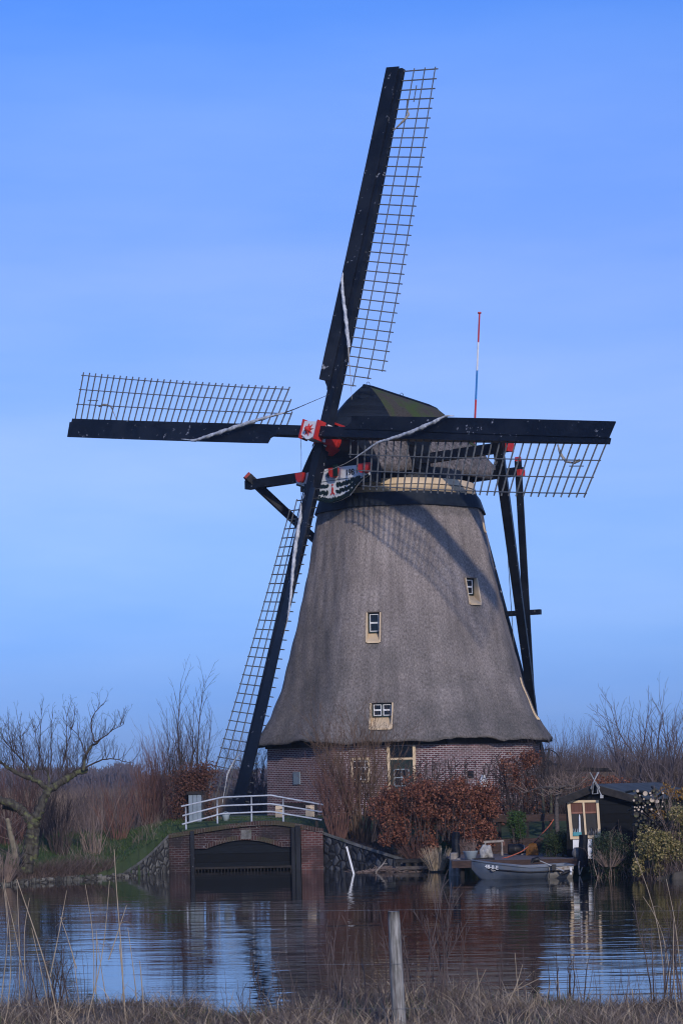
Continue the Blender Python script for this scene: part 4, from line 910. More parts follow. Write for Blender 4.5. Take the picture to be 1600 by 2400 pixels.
q = MB(); q.tube(smooth_path([W(1357, 2018, 63.9), W(1355, 2030, 63.9), W(1357, 2050, 63.9)], 10), .022, 6); q.tube(smooth_path([W(1366, 2018, 63.9), W(1364, 2032, 63.9), W(1358, 2048, 63.9)], 10), .018, 6); thing('hanging_rope', q, M['rope'], W(1357, 2018, 63.9), 'pale ropes hanging from the dock corner into the water', 'rope')

# posts
def post(px, y0, y1, Y, r, m, label, grp=None, lean=0):
    q = MB(); a, b = W(px, y1, Y), W(px + lean, y0, Y); n = 7; L = [a + (b - a) * k for k in np.linspace(0, 1, n)]; q.tube(np.array(L) + rng.normal(size=(n, 3)) * r * .06, r * np.linspace(1.08, .95, n), 9)
    return thing('mooring_post', q, m, a, label, 'post', grp)
post(1068, 1950, 2050, 66.9, .12, M['tar'], 'tall black mooring post behind the zinc tub')
post(1062, 1998, 2060, 65.6, .13, M['pale'], 'thick weathered pale post at the left end of the dock', lean=1)
post(1075, 2012, 2058, 65.3, .07, M['pale'], 'medium pale post between the thick post and the dock', lean=-2)
post(1083, 2024, 2056, 65.2, .05, M['pale'], 'short thin pale stump under the dock corner', lean=-1)
post(1366, 1957, 2030, 64.0, .13, M['tar'], 'square black post in front of the shed window')
q = MB(); q.beam(W(834, 2068, 68), W(812, 1984, 68), .055, .055); thing('tilted_stake', q, M['white'], W(833, 2056, 68), 'thin white stake leaning out of the water by the dark wing wall', 'stake')
# zinc tub with dead plant
c = W(1102, 2013, 65.0); c[2] = DZ; tb = empty('zinc_tub', c, 'pale blue zinc tub of dead twigs on the left end of the dock', 'tub'); q = MB(); q.lathe(c, [(.001, .01), (.14, .01), (.215, .24), (.23, .25), (.215, .25), (.19, .2), (.001, .18)], 20); part('tub', q, M['bucket'], tb, True)
q = MB(); S = []
for k in range(70):
    p = c + V(rng.uniform(-.13, .13), rng.uniform(-.13, .13), .2); e = p + V(rng.normal() * .12, rng.normal() * .12, rng.uniform(.2, .42)); S.append([*p, *e, .005, .002])
q.segs(S); part('dead_plant', q, M['twigpale'], tb)
# oddments on the dock
c = W(1139, 1999, 66.5); c[2] = DZ; q = MB(); bmx = bmesh.new(); bmesh.ops.create_icosphere(bmx, subdivisions=3, radius=.5)
vv = np.array([v.co[:] for v in bmx.verts]); ff = [tuple(v.index for v in f.verts) for f in bmx.faces]; bmx.free(); vv *= (1 + .25 * np.sin(vv[:, :1] * 9 + 1) * np.cos(vv[:, 2:] * 7)); vv = vv * V(.42, .3, .5) * (1 - .5 * (vv[:, 2:] + .2)); q.add(vv + c + V(0, 0, .22), ff); thing('white_stone', q, M['stone'], c, 'rough white limestone lump beside the zinc tub', 'stone')
c = W(1205, 1992, 68.4); c[2] = DZ; dr = empty('oil_drum', c, 'black drum lying on its side on the dock', 'drum'); q = MB(); AX = (V(0, 1, 0), V(0, 0, 1), V(1, 0, 0)); q.lathe(c + V(-.2, 0, .17), [(.001, 0), (.15, 0), (.17, .03), (.165, .18), (.175, .2), (.165, .22), (.16, .42), (.12, .47), (.1, .45), (.001, .44)], 18, AX); part('barrel', q, M['black'], dr, True); q = MB(); q.lathe(c + V(.268, 0, .17), [(.12, 0), (.14, .01), (.13, .02), (.115, .015)], 18, AX); part('rim', q, M['steel'], dr, True)
c = W(1246, 1998, 67.6); c[2] = DZ; q = MB(); q.prism(np.array([c + V(-.19, 0, 0), c + V(.2, 0, 0), c + V(.17, -.02, .2), c + V(.13, -.06, .35), c + V(.02, -.08, .38), c + V(-.1, -.06, .34), c + V(-.17, -.02, .2)]), V(0, .12, 0)); thing('ochre_sack', q, M['orange'], c, 'ochre sack propped upright on the dock', 'sack')
c = W(1168, 1998, 68.0); c[2] = DZ; ts = empty('sawhorse', c, 'low pale wooden sawhorse on the dock left of the drum', 'sawhorse'); q = MB(); q.beam(c + V(-.45, 0, .42), c + V(.16, 0, .44), .07, .06); part('beam', q, M['pale'], ts)
for sx in (-.4, .1):
    for sy in (-.14, .14): q = MB(); q.beam(c + V(sx, sy, 0), c + V(sx, sy * .2, .4), .04, .04); part('leg', q, M['pale'], ts)
q = MB(); q.box(c + V(.14, -.02, .36), (.1, .06, .12)); part('block', q, M['twigred'], ts)
c = W(1353, 2017, 64.35); c[2] = DZ; q = MB(); q.lathe(c, [(.001, 0), (.11, 0), (.16, .1), (.165, .18), (.13, .27), (.1, .29), (.1, .31), (.001, .3)], 18); thing('stone_jug', q, M['jug'], c, 'round grey earthenware pot beside the black post', 'pot', smooth=True)
c = W(1227, 1999, 67.9); c[2] = DZ + .03; q = MB(); q.beam(c + V(-.1, 0, 0), c + V(.14, -.04, .02), .05, .03); thing('plank_offcut', q, M['pale'], c, 'short pale plank lying between the drum and the ochre sack', 'plank')
q = MB(); q.tube(smooth_path([W(1296, 1921, 69.5), W(1285, 1938, 69.2), W(1252, 1972, 68.2), W(1222, 1996, 67.0), W(1190, 2009, 66.0), W(1176, 2012, 65.6)], 40), .016, 6, lobes=2, twist=30); thing('red_rope', q, M['redorange'], W(1190, 2009, 66), 'faded red rope running from the tree trunk down to the dock', 'rope')
q = MB(); q.tube(smooth_path([W(1105, 2014, 64.5), W(1130, 2012, 64.5), W(1158, 2013, 64.4)], 12), .022, 6); thing('steel_pipe', q, M['darkwood'], W(1130, 2012, 64.5), 'dark pipe lying along the front edge of the dock', 'pipe')
# low jetty and drifted sticks
jt = empty('low_jetty', (X(970, 69.2, .2), 69.2, 0), 'low dark timber landing stage at the foot of the copper hedge', 'jetty'); a, b = X(926, 69.2, .3), X(1000, 69.2, .3); q = MB(); q.box(((a + b) / 2, 69.3, .33), (b - a, .8, .09)); part('deck', q, M['darkwood'], jt)
for k in range(4): q = MB(); q.box((a + .1 + k * (b - a - .2) / 3, 69.0, .1), (.09, .09, .46)); part('post', q, M['darkwood'], jt)
q = MB(); q.box(((a + b) / 2, 68.95, .12), (b - a, .04, .1)); part('brace', q, M['wood'], jt)
q = MB(); S = []
for k in range(260):
    x = rng.normal(X(905, 69.3), .42); y = 69.4 + rng.normal() * .35; z = max(.0, .16 - .28 * abs(x - X(905, 69.3))) * rng.uniform(0, 1) + .01; L = rng.uniform(.1, .5); d = nrm(V(rng.normal(), rng.normal() * .6, rng.normal() * .18)); S.append([*(V(x, y, z) - d * L / 2), *(V(x, y, z) + d * L / 2), rng.uniform(.005, .014), .004])
q.segs(S, 4); thing('driftwood', q, M['twigpale'], (X(905, 69.3), 69.4, 0), 'heap of drifted pale sticks against the dark wing wall', 'driftwood', kind='stuff')
br_ = MB(); br_.tube(smooth_path([W(880, 2044, 69), W(893, 2030, 69), W(903, 2018, 69), (W(904, 2013, 69))], 10), [.03, .012], 6) if False else br_.tube(smooth_path([W(880, 2044, 69), W(893, 2030, 69), W(903, 2018, 69), W(904, 2013, 69)], 10), np.linspace(.03, .012, 10), 6); br_.tube(smooth_path([W(898, 2025, 69), W(907, 2024, 69)], 5), .012, 5); thing('driftwood_branch', br_, M['pale'], W(885, 2040, 69), 'crooked bare branch sticking up from the drifted sticks', 'branch')

# ---- objects by the mill
YC = 75.2
c = W(459, 1930, YC); c[2] = float(hgt(c[0], YC)); cb = empty('utility_cabinet', c, 'pale blue boarded cabinet standing under the beech arch', 'cabinet'); hC = W(459, 1862, YC)[2] - c[2]; wC = 30 * YC / F
q = MB()
for k in range(3): q.box(c + V((k - 1) * wC / 3, 0, hC / 2), (wC / 3 - .012, .4, hC))
part('door_board', q, M['cabinet'], cb); q = MB(); q.box(c + V(0, .0, hC + .05), (wC + .1, .5, .1)); part('lid', q, M['darkwood'], cb); q = MB(); q.box(c + V(0, .03, hC / 2), (wC - .02, .36, hC - .02)); part('carcass', q, M['darkwood'], cb)
YN = 79.6; bn = empty('garden_bench', (X(690, YN, 1.7), YN, 1.6), 'garden bench with cream ends and dark slats before the brick base', 'bench')
for px in (656, 727):
    q = MB(); x = X(px, YN, 1.9); z0 = float(hgt(x, YN)); q.prism(np.array([(x - .16, YN - .25, z0), (x - .16, YN + .2, z0), (x - .16, YN + .24, z0 + .42), (x - .16, YN + .14, z0 + .42), (x - .16, YN + .1, z0 + .3), (x - .16, YN - .25, z0 + .28)]), V(.3, 0, 0)); part('bench_end', q, M['cream'], bn)
q = MB(); xa, xb = X(668, YN, 1.9), X(716, YN, 1.9)
for k in range(3): q.box(((xa + xb) / 2, YN - .15 + k * .12, 1.86), (xb - xa + .35, .1, .04))
for k in range(2): q.box(((xa + xb) / 2, YN + .22, 1.9 + k * .12), (xb - xa + .35, .03, .11))
part('slat', q, M['darkwood'], bn)
c = W(529, 1906, 75.5); c[2] = float(hgt(c[0], 75.5)); q = MB(); q.lathe(c, [(.001, 0), (.1, 0), (.13, .18), (.14, .2), (.12, .2), (.1, .05), (.001, .04)], 16); q.tube([c + V(.13 * math.cos(a), 0, .19 + .1 * math.sin(a)) for a in np.linspace(0, math.pi, 12)], .01, 4); thing('white_bucket', q, M['bucket'], c, 'white bucket standing on the lawn behind the railing', 'bucket', smooth=True)
c = W(1132, 1848, 76.2); q = MB(); q.lathe(c, [(.001, 0), (.16, 0), (.17, .18), (.1, .34), (.06, .42), (.07, .46), (.001, .46)], 14); thing('white_churn', q, M['white'], c, 'white churn hanging among the trellis stems on the brick wall', 'churn', smooth=True)
q = MB(); q.box(W(1192, 1883, 76), (.6, .3, .05)); q.box(W(1192, 1888, 76), (.55, .25, .18)); thing('teal_crate', q, M['green'], W(1178, 1893, 74.5), 'dark teal crate half hidden behind the copper hedge', 'crate')

# ================= FENCE IN FRONT =================
YF = 22.6
c = W(938, 2420, YF); gz = float(hgt(c[0], YF)); b_ = W(936, 2405, YF); t_ = W(922, 2136, YF); b_ = V(b_[0], YF, gz - .1)
fe = empty('wire_fence', (b_[0], YF, gz), 'barbed wire fence on one round weathered grey post', 'fence')
q = MB(); n = 14; L = np.array([b_ + (t_ - b_) * k for k in np.linspace(0, 1, n)]); q.tube(L, np.linspace(.073, .059, n), 18); part('post', q, M['postwood'], fe, True)
for (ya, yb, ym) in ((2137, 2131, 2132.5), (2263, 2258, 2259), (2358, 2362, 2364)):
    q = MB(); xsw = np.linspace(-700, 2300, 120) if ym < 2300 else np.linspace(-700, 1000, 70); q.tube(np.array([W(x, np.interp(x, [-700, 0, 928, 1600, 2300], [ya - 2, ya, ym, yb + 4, yb + 6]) + 1.2 * math.sin(x * .01), YF - .085) for x in xsw]), .0017, 4)
    for x in np.arange(-680, 2280 if ym < 2300 else 1000, 55):
        p = W(x + rng.uniform(-4, 4), np.interp(x, [-700, 0, 928, 1600, 2300], [ya - 2, ya, ym, yb + 4, yb + 6]) + 1.2 * math.sin(x * .01), YF - .085)
        for a in range(3): d = nrm(rng.normal(size=3)) * .013; q.segs([[*(p - d), *(p + d), .0016, .001]])
    part('barbed_wire', q, M['wire'], fe)
# ================= VEGETATION =================
def rot_about(d, ang, rg):
    d = nrm(d); a = nrm(np.cross(d, rg.normal(size=3))); return nrm(d * math.cos(ang) + a * math.sin(ang))
def grow(S, p, d, L, r, lvl, rg, step=.22, up=.04, wob=.09, br=.75, ang=(.35, .8), cl=(.3, .6), start=.25, flat=0., rmin=.0025):
    n = max(3, int(L / step)); st = L / n; d = nrm(d); p = np.asarray(p, float)
    for i in range(n):
        d = nrm(d + rg.normal(size=3) * wob + V(0, 0, up)); q = p + d * st; r0 = r * (1 - .85 * i / n) + rmin * .4; r1 = r * (1 - .85 * (i + 1) / n) + rmin * .4
        S.append((*p, *q, max(r0, rmin), max(r1, rmin), lvl)); p = q
        if lvl > 0 and i / n >= start and rg.random() < br:
            c = rot_about(d, rg.uniform(*ang), rg)
            if flat: c = nrm(c * V(1, 1 - flat, 1))
            grow(S, p, c, L * rg.uniform(*cl) * (1 - .55 * i / n), r1 * .62, lvl - 1, rg, step * .8, up, wob, br, ang, cl, .15, flat, rmin)
def split(S, lv):
    A = np.array(S, float); return A[A[:, 8] >= lv][:, :8], A[A[:, 8] < lv][:, :8]
def tree(name, S, lv, mt, mc, loc, label, cat='tree', group=None, nt_=6):
    a, b = split(S, lv); t = empty(name, loc, label, cat, group); q = MB(); q.segs(a, nt_); part('trunk', q, mt, t, True); q = MB(); q.segs(b, 3); part('crown', q, mc, t); return t
def copy_thing(o, loc, rz, scale, label):
    c = o.copy(); COL.objects.link(c); c.location = Vector(loc); c.rotation_euler = (0, 0, rz); c.scale = (scale, scale, scale); c['label'] = label
    for ch in [k for k in bpy.data.objects if k.parent == o]:
        k = ch.copy(); COL.objects.link(k); k.parent = c
    return c
def gz_(x, y): return float(hgt(x, y))
def gp(px, Y, z=1.2): x = X(px, Y, z); return V(x, Y, gz_(x, Y))

# ---- gnarled old tree at the left edge
rg = np.random.default_rng(11); YL = 66.4; S = []; TR = MB()
def limb(pix, r0, r1, lvl=3, dy=0., n=14, shoots=0, sl=(.5, 1.3), updir=1.0):
    shoots = int(shoots * 1.8)
    r0, r1 = (r0, r1) if lvl == 3 else (r0 * .7, r1 * .7); P = smooth_path([W(x, y, YL + dy * k) for k, (x, y) in zip(np.linspace(0, 1, len(pix)), pix)], n); P += rg.normal(size=P.shape) * .012
    R = np.linspace(r0, r1, n)
    if lvl == 3 or r0 > .03:
        k2 = smooth_path(P, n * 4); rr = np.interp(np.linspace(0, 1, len(k2)), np.linspace(0, 1, n), R) * (1 + .1 * rg.normal(size=len(k2))); TR.tube(k2 + rg.normal(size=k2.shape) * R.mean() * .05, rr, 9)
    else:
        for i in range(n - 1): S.append((*P[i], *P[i + 1], R[i], R[i + 1], lvl))
    for _ in range(shoots):
        i = rg.integers(int(n * .25), n); d = nrm(V(rg.normal() * .5, rg.normal() * .5, updir + rg.normal() * .25) + .3 * nrm(P[i] - P[max(0, i - 2)]))
        grow(S, P[i], d, rg.uniform(*sl), .007, 2, rg, .12, .06, .1, .8, (.35, .9), (.3, .6), .15)
    return P
limb([(62, 2050), (66, 2018), (70, 1975), (80, 1930), (92, 1900), (102, 1875), (109, 1852), (117, 1847)], .2, .11, 3, 0, 16)
limb([(82, 2010), (85, 1960), (88, 1925)], .1, .1, 3, -.1, 8)
limb([(78, 1935), (58, 1900), (30, 1884), (-10, 1872), (-60, 1868)], .15, .1, 3, -.3, 12, 10, (.4, 1.0))
limb([(60, 1902), (30, 1890), (8, 1893)], .1, .07, 3, .2, 6)
limb([(113, 1850), (140, 1838), (165, 1818), (185, 1808), (204, 1806)], .13, .075, 3, .3, 14, 22, (.5, 1.3))
limb([(196, 1806), (197, 1780), (203, 1762), (220, 1742), (232, 1736)], .07, .04, 2, .3, 10, 10, (.4, .9))
limb([(222, 1740), (215, 1715), (213, 1690), (222, 1665), (243, 1650)], .035, .014, 2, .5, 12, 9, (.2, .5)); limb([(222, 1740), (245, 1728), (262, 1712), (290, 1697)], .035, .01, 2, -.3, 12, 12, (.2, .6))
limb([(200, 1800), (215, 1790), (240, 1780), (265, 1775), (300, 1790), (312, 1788)], .04, .01, 2, -.5, 14, 12, (.3, .7))
limb([(205, 1782), (195, 1745), (178, 1716), (162, 1700)], .025, .01, 2, .2, 10, 8, (.3, .7))
limb([(113, 1850), (100, 1838), (82, 1823), (62, 1822), (45, 1815), (20, 1800), (0, 1783), (-25, 1775)], .09, .03, 3, -.4, 16, 22, (.5, 1.3))
limb([(82, 1823), (70, 1800), (48, 1775), (25, 1755), (5, 1730)], .045, .015, 2, .3, 12, 14, (.4, 1.0)); limb([(113, 1850), (118, 1820), (112, 1803), (98, 1798), (70, 1810)], .05, .02, 2, .3, 12, 12, (.5, 1.3))
for x0, x1, y1 in ((90, 98, 1665), (120, 122, 1668), (155, 158, 1655), (60, 45, 1700), (35, 20, 1712), (140, 180, 1668), (105, 75, 1690)):
    limb([(x0, 1815), (x0 * .6 + x1 * .4, 1760), (x1, y1)], .028, .006, 2, rg.uniform(-.6, .6), 14, 9, (.2, .6))
gt_ = empty('gnarled_tree', W(72, 2015, YL), 'old gnarled bare tree with mossy crooked limbs on the left bank', 'tree'); part('trunk', TR, M['bark'], gt_, True); q = MB(); q.segs(np.array(S)[:, :8], 4); part('crown', q, M['twig'], gt_)
S = []; rg = np.random.default_rng(5)
P = smooth_path([W(37, 2012, 65.8), W(34, 1985, 65.8), W(26, 1960, 65.8), W(21, 1930, 65.8), W(17, 1918, 65.8)], 10)
for i in range(9): S.append((*P[i], *P[i + 1], .1 - .004 * i, .1 - .004 * (i + 1), 3))
for k in range(26): grow(S, P[rg.integers(0, 9)], V(rg.normal(), rg.normal(), .8), rg.uniform(.3, .9), .008, 1, rg, .15)
tree('cut_stump', S, 3, M['stump'], M['twigpale'], W(35, 2005, 65.8), 'tall pale cut stump left of the gnarled tree', 'stump', nt_=9)

# ---- bare shrubs: many stems fanning from one base
def shrub(name, px, Y, h, width, n, m, label, grp=None, seed=0, r=.012, lvl=1, up=.02, br=.55, lean=0., base=.25, cat='shrub', z=None, rmin=.003):
    rg = np.random.default_rng(seed); b = gp(px, Y); S = []
    if z is not None: b[2] = z
    for k in range(n):
        a = rg.uniform(0, 2 * math.pi); rad = math.sqrt(rg.random()); p = b + V(math.cos(a), math.sin(a), 0) * rad * base * width - V(0, 0, .05); d = V(math.cos(a) * rad * width / h * .75 + lean, math.sin(a) * rad * width / h * .75, 1)
        grow(S, p, d, h * rg.uniform(.6, 1.05), r * rg.uniform(.6, 1.2), lvl, rg, .2, up, .07, br, (.25, .65), (.25, .5), .25, 0, rmin)
    q = MB(); q.segs(np.array(S)[:, :8], 3); return thing(name, q, m, b, label, cat, grp)
G1 = 'bare shrubs along the left bank'
shrub('bare_shrub', 218, 71.5, 1.9, 1.0, 30, M['twigpale'], 'pale stemmed bare shrub at the grass edge right of the gnarled tree', G1, 1, lvl=2, br=.4)
shrub('bare_shrub', 275, 74.5, 2.0, 1.1, 50, M['twigred'], 'reddish bare shrub standing at the edge of the lawn', G1, 2, lvl=2, br=.4)
shrub('bare_shrub', 140, 70.5, 2.2, 1.1, 70, M['twig'], 'dark dense bare shrub close behind the gnarled tree', G1, 3, lvl=2, br=.45)
shrub('bare_shrub', 20, 71, 2.8, 1.6, 80, M['twigred'], 'reddish bare shrub behind the pale cut stump', G1, 4, lvl=2, br=.4)
shrub('bare_shrub', 90, 73, 3.0, 1.5, 70, M['twig'], 'tall bare shrub seen through the gnarled tree', G1, 5, lvl=2, br=.4)
shrub('bare_shrub', 120, 66.5, 1.1, .8, 70, M['twigpale'], 'low tangle of pale stems at the foot of the gnarled tree', G1, 6, lvl=1)
shrub('bare_shrub', 60, 65.6, .9, .9, 90, M['twigred'], 'low reddish tuft of stems on the waterline left', G1, 7, lvl=1)
shrub('bare_shrub', 5, 65.2, 1.0, .9, 90, M['twigpale'], 'low pale tuft of stems at the far left waterline', G1, 8, lvl=1)
G2 = 'willow bushes behind the lawn'
for k, (px, Y, h, wd, lb_) in enumerate(((352, 82, 2.7, 1.0, 'nearest red brown willow bush beside the beech arch'), (390, 84, 3.3, 1.0, 'red brown willow bush with tips above the beech arch left shoulder'), (310, 90, 1.9, 1.2, 'pale willow bush in front of the hazy round wood'), (255, 88, 1.8, 1.4, 'willow bush between the lawn and the gnarled tree crown'), (205, 92, 1.9, 1.4, 'dim willow bush behind the long right limb of the gnarled tree'))):
    shrub('willow_bush', px, Y, h, wd, 80, M['twigred'] if k < 2 else M['twigfar'], lb_, G2, 20 + k, .013, 1, .03, .6)
# saplings behind the beech arch
G3 = 'tall bare saplings'
def sapling(px, pyt, Y, label, seed, lean=0., r=.04, m='twig', n2=2, grp=G3, name='bare_sapling', ang=(.3, .6)):
    rg = np.random.default_rng(seed); b = gp(px, Y); h = W(px, pyt, Y)[2] - b[2]; S = []
    grow(S, b, V(lean, 0, 1), h, r, n2, rg, .22, .03, .035, .8, ang, (.25, .42), .3, 0, .004)
    return tree(name, S, n2, M[m], M[m], b, label, 'tree', grp)
sapling(436, 1590, 79, 'tallest bare sapling behind the beech arch', 31, .0); sapling(455, 1592, 79.5, 'forked bare sapling behind the beech arch, nearest the down pointing sail', 37, .06)
sapling(448, 1640, 80, 'slim bare sapling between the two tall ones behind the arch', 33, .01, .03); sapling(405, 1685, 80, 'short bare sapling left of the tall ones behind the arch', 34, -.03, .025); sapling(480, 1665, 80, 'bare sapling seen through the lattice of the down pointing sail', 35, .06, .03); sapling(422, 1700, 81, 'thin bare sapling over the left shoulder of the beech arch', 36, -.05, .02)
shrub('willow_bush', 440, 79, 3.6, 1.1, 60, M['twig'], 'dark bare bush rising right behind the beech arch', G2, 41, .014, 1, .03)
shrub('willow_bush', 585, 92, 3.2, 1.6, 90, M['twigfar'], 'greyish bare bush in the gap between sail and brick base', G2, 42, .013, 1, .03)
# ---- trees on the right
G4 = 'bare trees behind the shed'
def bushy(px, pyt, Y, label, seed, n=5, m='twigfar', spread=.28, r=.05):
    rg = np.random.default_rng(seed); b = gp(px, Y); h = W(px, pyt, Y)[2] - b[2]; S = []
    for k in range(n): grow(S, b + V(rg.normal() * .15, rg.normal() * .15, 0), V(rg.normal() * spread, rg.normal() * spread, 1), h * rg.uniform(.75, 1.0), r * rg.uniform(.6, 1), 2, rg, .27, .035, .06, .85, (.3, .7), (.28, .45), .22, 0, .0045)
    return tree('bare_tree', S, 2, M[m], M[m], b, label, 'tree', G4)
bushy(1478, 1628, 84, 'bushy bare tree left of the gap behind the shed roof', 51, 8); bushy(1535, 1632, 86, 'middle bare tree of the three behind the shed', 52, 7); bushy(1592, 1590, 83, 'tallest bare tree at the right edge behind the shed', 53, 8); bushy(1500, 1745, 80, 'low dark bare tree just behind the felt roof', 54, 6, 'twig', .35, .03); bushy(1570, 1735, 79, 'low dark bare tree at the right edge above the felt roof', 55, 6, 'twig', .35, .03); bushy(1425, 1715, 86, 'bare tree leaning left over the reed bed', 56, 4, 'twigfar', .35, .035); bushy(1630, 1650, 88, 'bare tree cut by the right edge of the view', 57, 5)
G5 = 'scrub behind the shed'
for k, px in enumerate(range(1300, 1470, 24)): shrub('scrub_bush', px, 95 + 2 * (k % 3), 3.7 - .2 * (k % 2), 1.4, 45, M['twigfar'], ('scrub bush %s' % ('beside the winch wheel', 'right of the winch wheel', 'left above the white tube frame', 'straight above the white tube frame', 'right above the white tube frame', 'at the left foot of the bare trees', 'under the bushy bare tree', 'under the middle bare tree')[k]), G5, 60 + k, .013, 1, .03)
for k, px in enumerate((1500, 1540, 1585)): shrub('scrub_bush', px, 90, 3.0, 1.5, 60, M['twig'], 'dark scrub bush %s' % ('behind the felt roof left end', 'behind the felt roof middle', 'behind the felt roof right end')[k], G5, 80 + k, .013, 1, .03)

# ---- reed beds and far wood (nobody could count these)
def reedbed(px0, px1, Y0, Y1, pyt, n, m, seed, r=.007, name='reed_bed'):
    rg = np.random.default_rng(seed); S = []
    Yr = rg.uniform(Y0, Y1, n); pxr = rg.uniform(px0, px1, n)
    for y, px in zip(Yr, pxr):
        x = X(px, y, 2); b = V(x, y, 1.0); h = max(.5, (W(px, pyt, y)[2] - 1.0) * rg.uniform(.75, 1.05)); d = V(rg.normal() * .07, rg.normal() * .05, 1); S.append((*b, *(b + d * h * .6), r, r * .8)); S.append((*(b + d * h * .6), *(b + d * h * .6 + (d + V(rg.normal() * .08, 0, 0)) * h * .4), r * .9, r * .3))
    q = MB(); q.segs(np.array(S), 3); return thing(name, q, m, (0, Y0, 0), kind='stuff')
reedbed(-600, 640, 93, 104, 1850, 8500, M['reedfar'], 91); reedbed(1270, 2300, 92, 100, 1800, 6200, M['reedfar'], 92); reedbed(1270, 2300, 101, 112, 1752, 6500, M['twigfar'], 93, .009, 'osier_thicket'); reedbed(-600, 640, 106, 118, 1836, 5600, M['twigfar'], 94, .009, 'osier_thicket')
rlx = MB(); rlx.beam(W(1358, 1802, 88), W(1425, 1804, 88), .06, .12); rlx.beam(W(1310, 1806, 88.2), W(1440, 1807, 88.2), .05, .06); thing('timber_railing', rlx, M['darkwood'], W(1390, 1803, 88), 'weathered timber top rail in front of the reeds behind the shed', 'fence')
def far_wood(px0, px1, Y, prof, n, seed, m):
    rg = np.random.default_rng(seed); S = []
    for _ in range(n):
        px = rg.uniform(px0, px1); y = Y + rg.uniform(0, 40); top = np.interp(px, *zip(*prof)); x = X(px, y, 5); zt_ = W(px, top, y)[2] * rg.uniform(.55, 1.02); zt_ = max(zt_, 3)
        b = V(x, y, max(1, zt_ * rg.uniform(.0, .7))); d = V(rg.normal() * .25, rg.normal() * .2, 1); L = (zt_ - b[2]) / 1.0; S.append((*b, *(b + d * L), .17, .05))
        for k in range(3):
            p = b + d * L * rg.uniform(.3, .9); e = nrm(V(rg.normal() * .6, rg.normal() * .3, 1)); S.append((*p, *(p + e * L * .3), .1, .05))
    q = MB(); q.segs(np.array(S), 3); return thing('distant_wood', q, m, (0, Y, 0), kind='stuff')
far_wood(-150, 720, 430, [(-150, 1800), (60, 1798), (240, 1800), (270, 1790), (290, 1788), (318, 1793), (332, 1815), (420, 1812), (560, 1800), (720, 1800)], 4200, 95, M['twigfar']); far_wood(1250, 1750, 400, [(1250, 1790), (1400, 1785), (1750, 1780)], 1800, 96, M['twigfar'])

# ---- hedges and leafy shrubs
def lumps(box, k, rad, rg, shell=.35):
    x0, x1, y0, y1, z0, z1 = box; C = np.stack([rg.uniform(x0 + rad * .6, x1 - rad * .6, k), rg.uniform(y0 + rad * .5, y1 - rad * .5, k), rg.uniform(z0 + rad * .5, z1 - rad * .55, k)], 1); return C, rad * rg.uniform(.65, 1.15, k)
def leafpos(C, R, n, rg, inner=.45, keep=None):
    i = rg.integers(0, len(C), n); d = rg.normal(size=(n, 3)); d /= np.linalg.norm(d, axis=1)[:, None]; P = C[i] + d * (R[i] * rg.uniform(inner, 1.0, n) ** .6 * np.where(rg.random(n) < .12, 1.3, 1.0))[:, None]
    return P if keep is None else P[keep(P)]
def hedge(name, box, k, rad, n, leaf, size, mat_leaf, label, cat='hedge', grp=None, seed=0, twigs=90, mtw='twig', keep=None, zg=None, C=None, R=None, part_t='branches'):
    global rng
    rg = np.random.default_rng(seed); rng = np.random.default_rng(seed + 1)
    if C is None: C, R = lumps(box, k, rad, rg)
    x0, x1, y0, y1, z0, z1 = box; base = V((x0 + x1) / 2, (y0 + y1) / 2, z0); t = empty(name, base, label, cat, grp)
    P = leafpos(C, R, n, rg, .4, keep); q = MB(); q.leaves(P, size, leaf); part('leaves', q, M[mat_leaf], t)
    S = []
    for _ in range(twigs):
        c = C[rg.integers(0, len(C))] + rg.normal(size=3) * rad * .3; b = V(c[0] + rg.normal() * .15, np.clip(c[1] + rg.normal() * .1, y0, y1), z0 - .1)
        if keep is not None and not keep(np.array([(b + c) / 2]))[0]: continue
        L = np.linalg.norm(c - b); grow(S, b, c - b, L * 1.15, .011, 1, rg, .2, .03, .1, .5, (.4, .9), (.25, .4), .4)
    q = MB(); q.segs(np.array(S)[:, :8], 3); part(part_t, q, M[mtw], t); return t
Yh = 70.6
def zof(py, Y, px=1000): return W(px, py, Y)[2]
def xof(px, Y=70.6, z=2): return X(px, Y, z)
# big copper beech hedge before the door: several overlapping masses
rg = np.random.default_rng(100); C = []; R = []
for (px0, px1, py0, py1, k, r) in ((900, 1150, 1836, 1895, 46, .4), (880, 1140, 1880, 1960, 40, .42), (1040, 1160, 1900, 1975, 16, .34), (1060, 1165, 1955, 1995, 6, .22), (900, 1010, 1950, 1990, 8, .25)):
    for _ in range(k): px, py = rg.uniform(px0, px1), rg.uniform(py0, py1); C.append(W(px, py, Yh + rg.uniform(-.9, .9))); R.append(r * rg.uniform(.6, 1.1))
C = np.array(C); R = np.array(R); bxx = (xof(870), xof(1165), Yh - .9, Yh + .9, 1.0, zof(1835, Yh))
hedge('beech_hedge', bxx, 0, .4, 24000, .62, .078, 'beech', 'large copper beech hedge in front of the mill door', 'hedge', None, 101, 200, 'twig', None, None, C, R)
hb_ = [o for o in bpy.data.objects if o.name == 'beech_hedge'][0]; q = MB(); P = leafpos(C, R * .9, 9000, np.random.default_rng(7), .2) + V(0, .35, 0); q.leaves(P, .085, .62); part('inner_leaves', q, M['beechdark'], hb_)
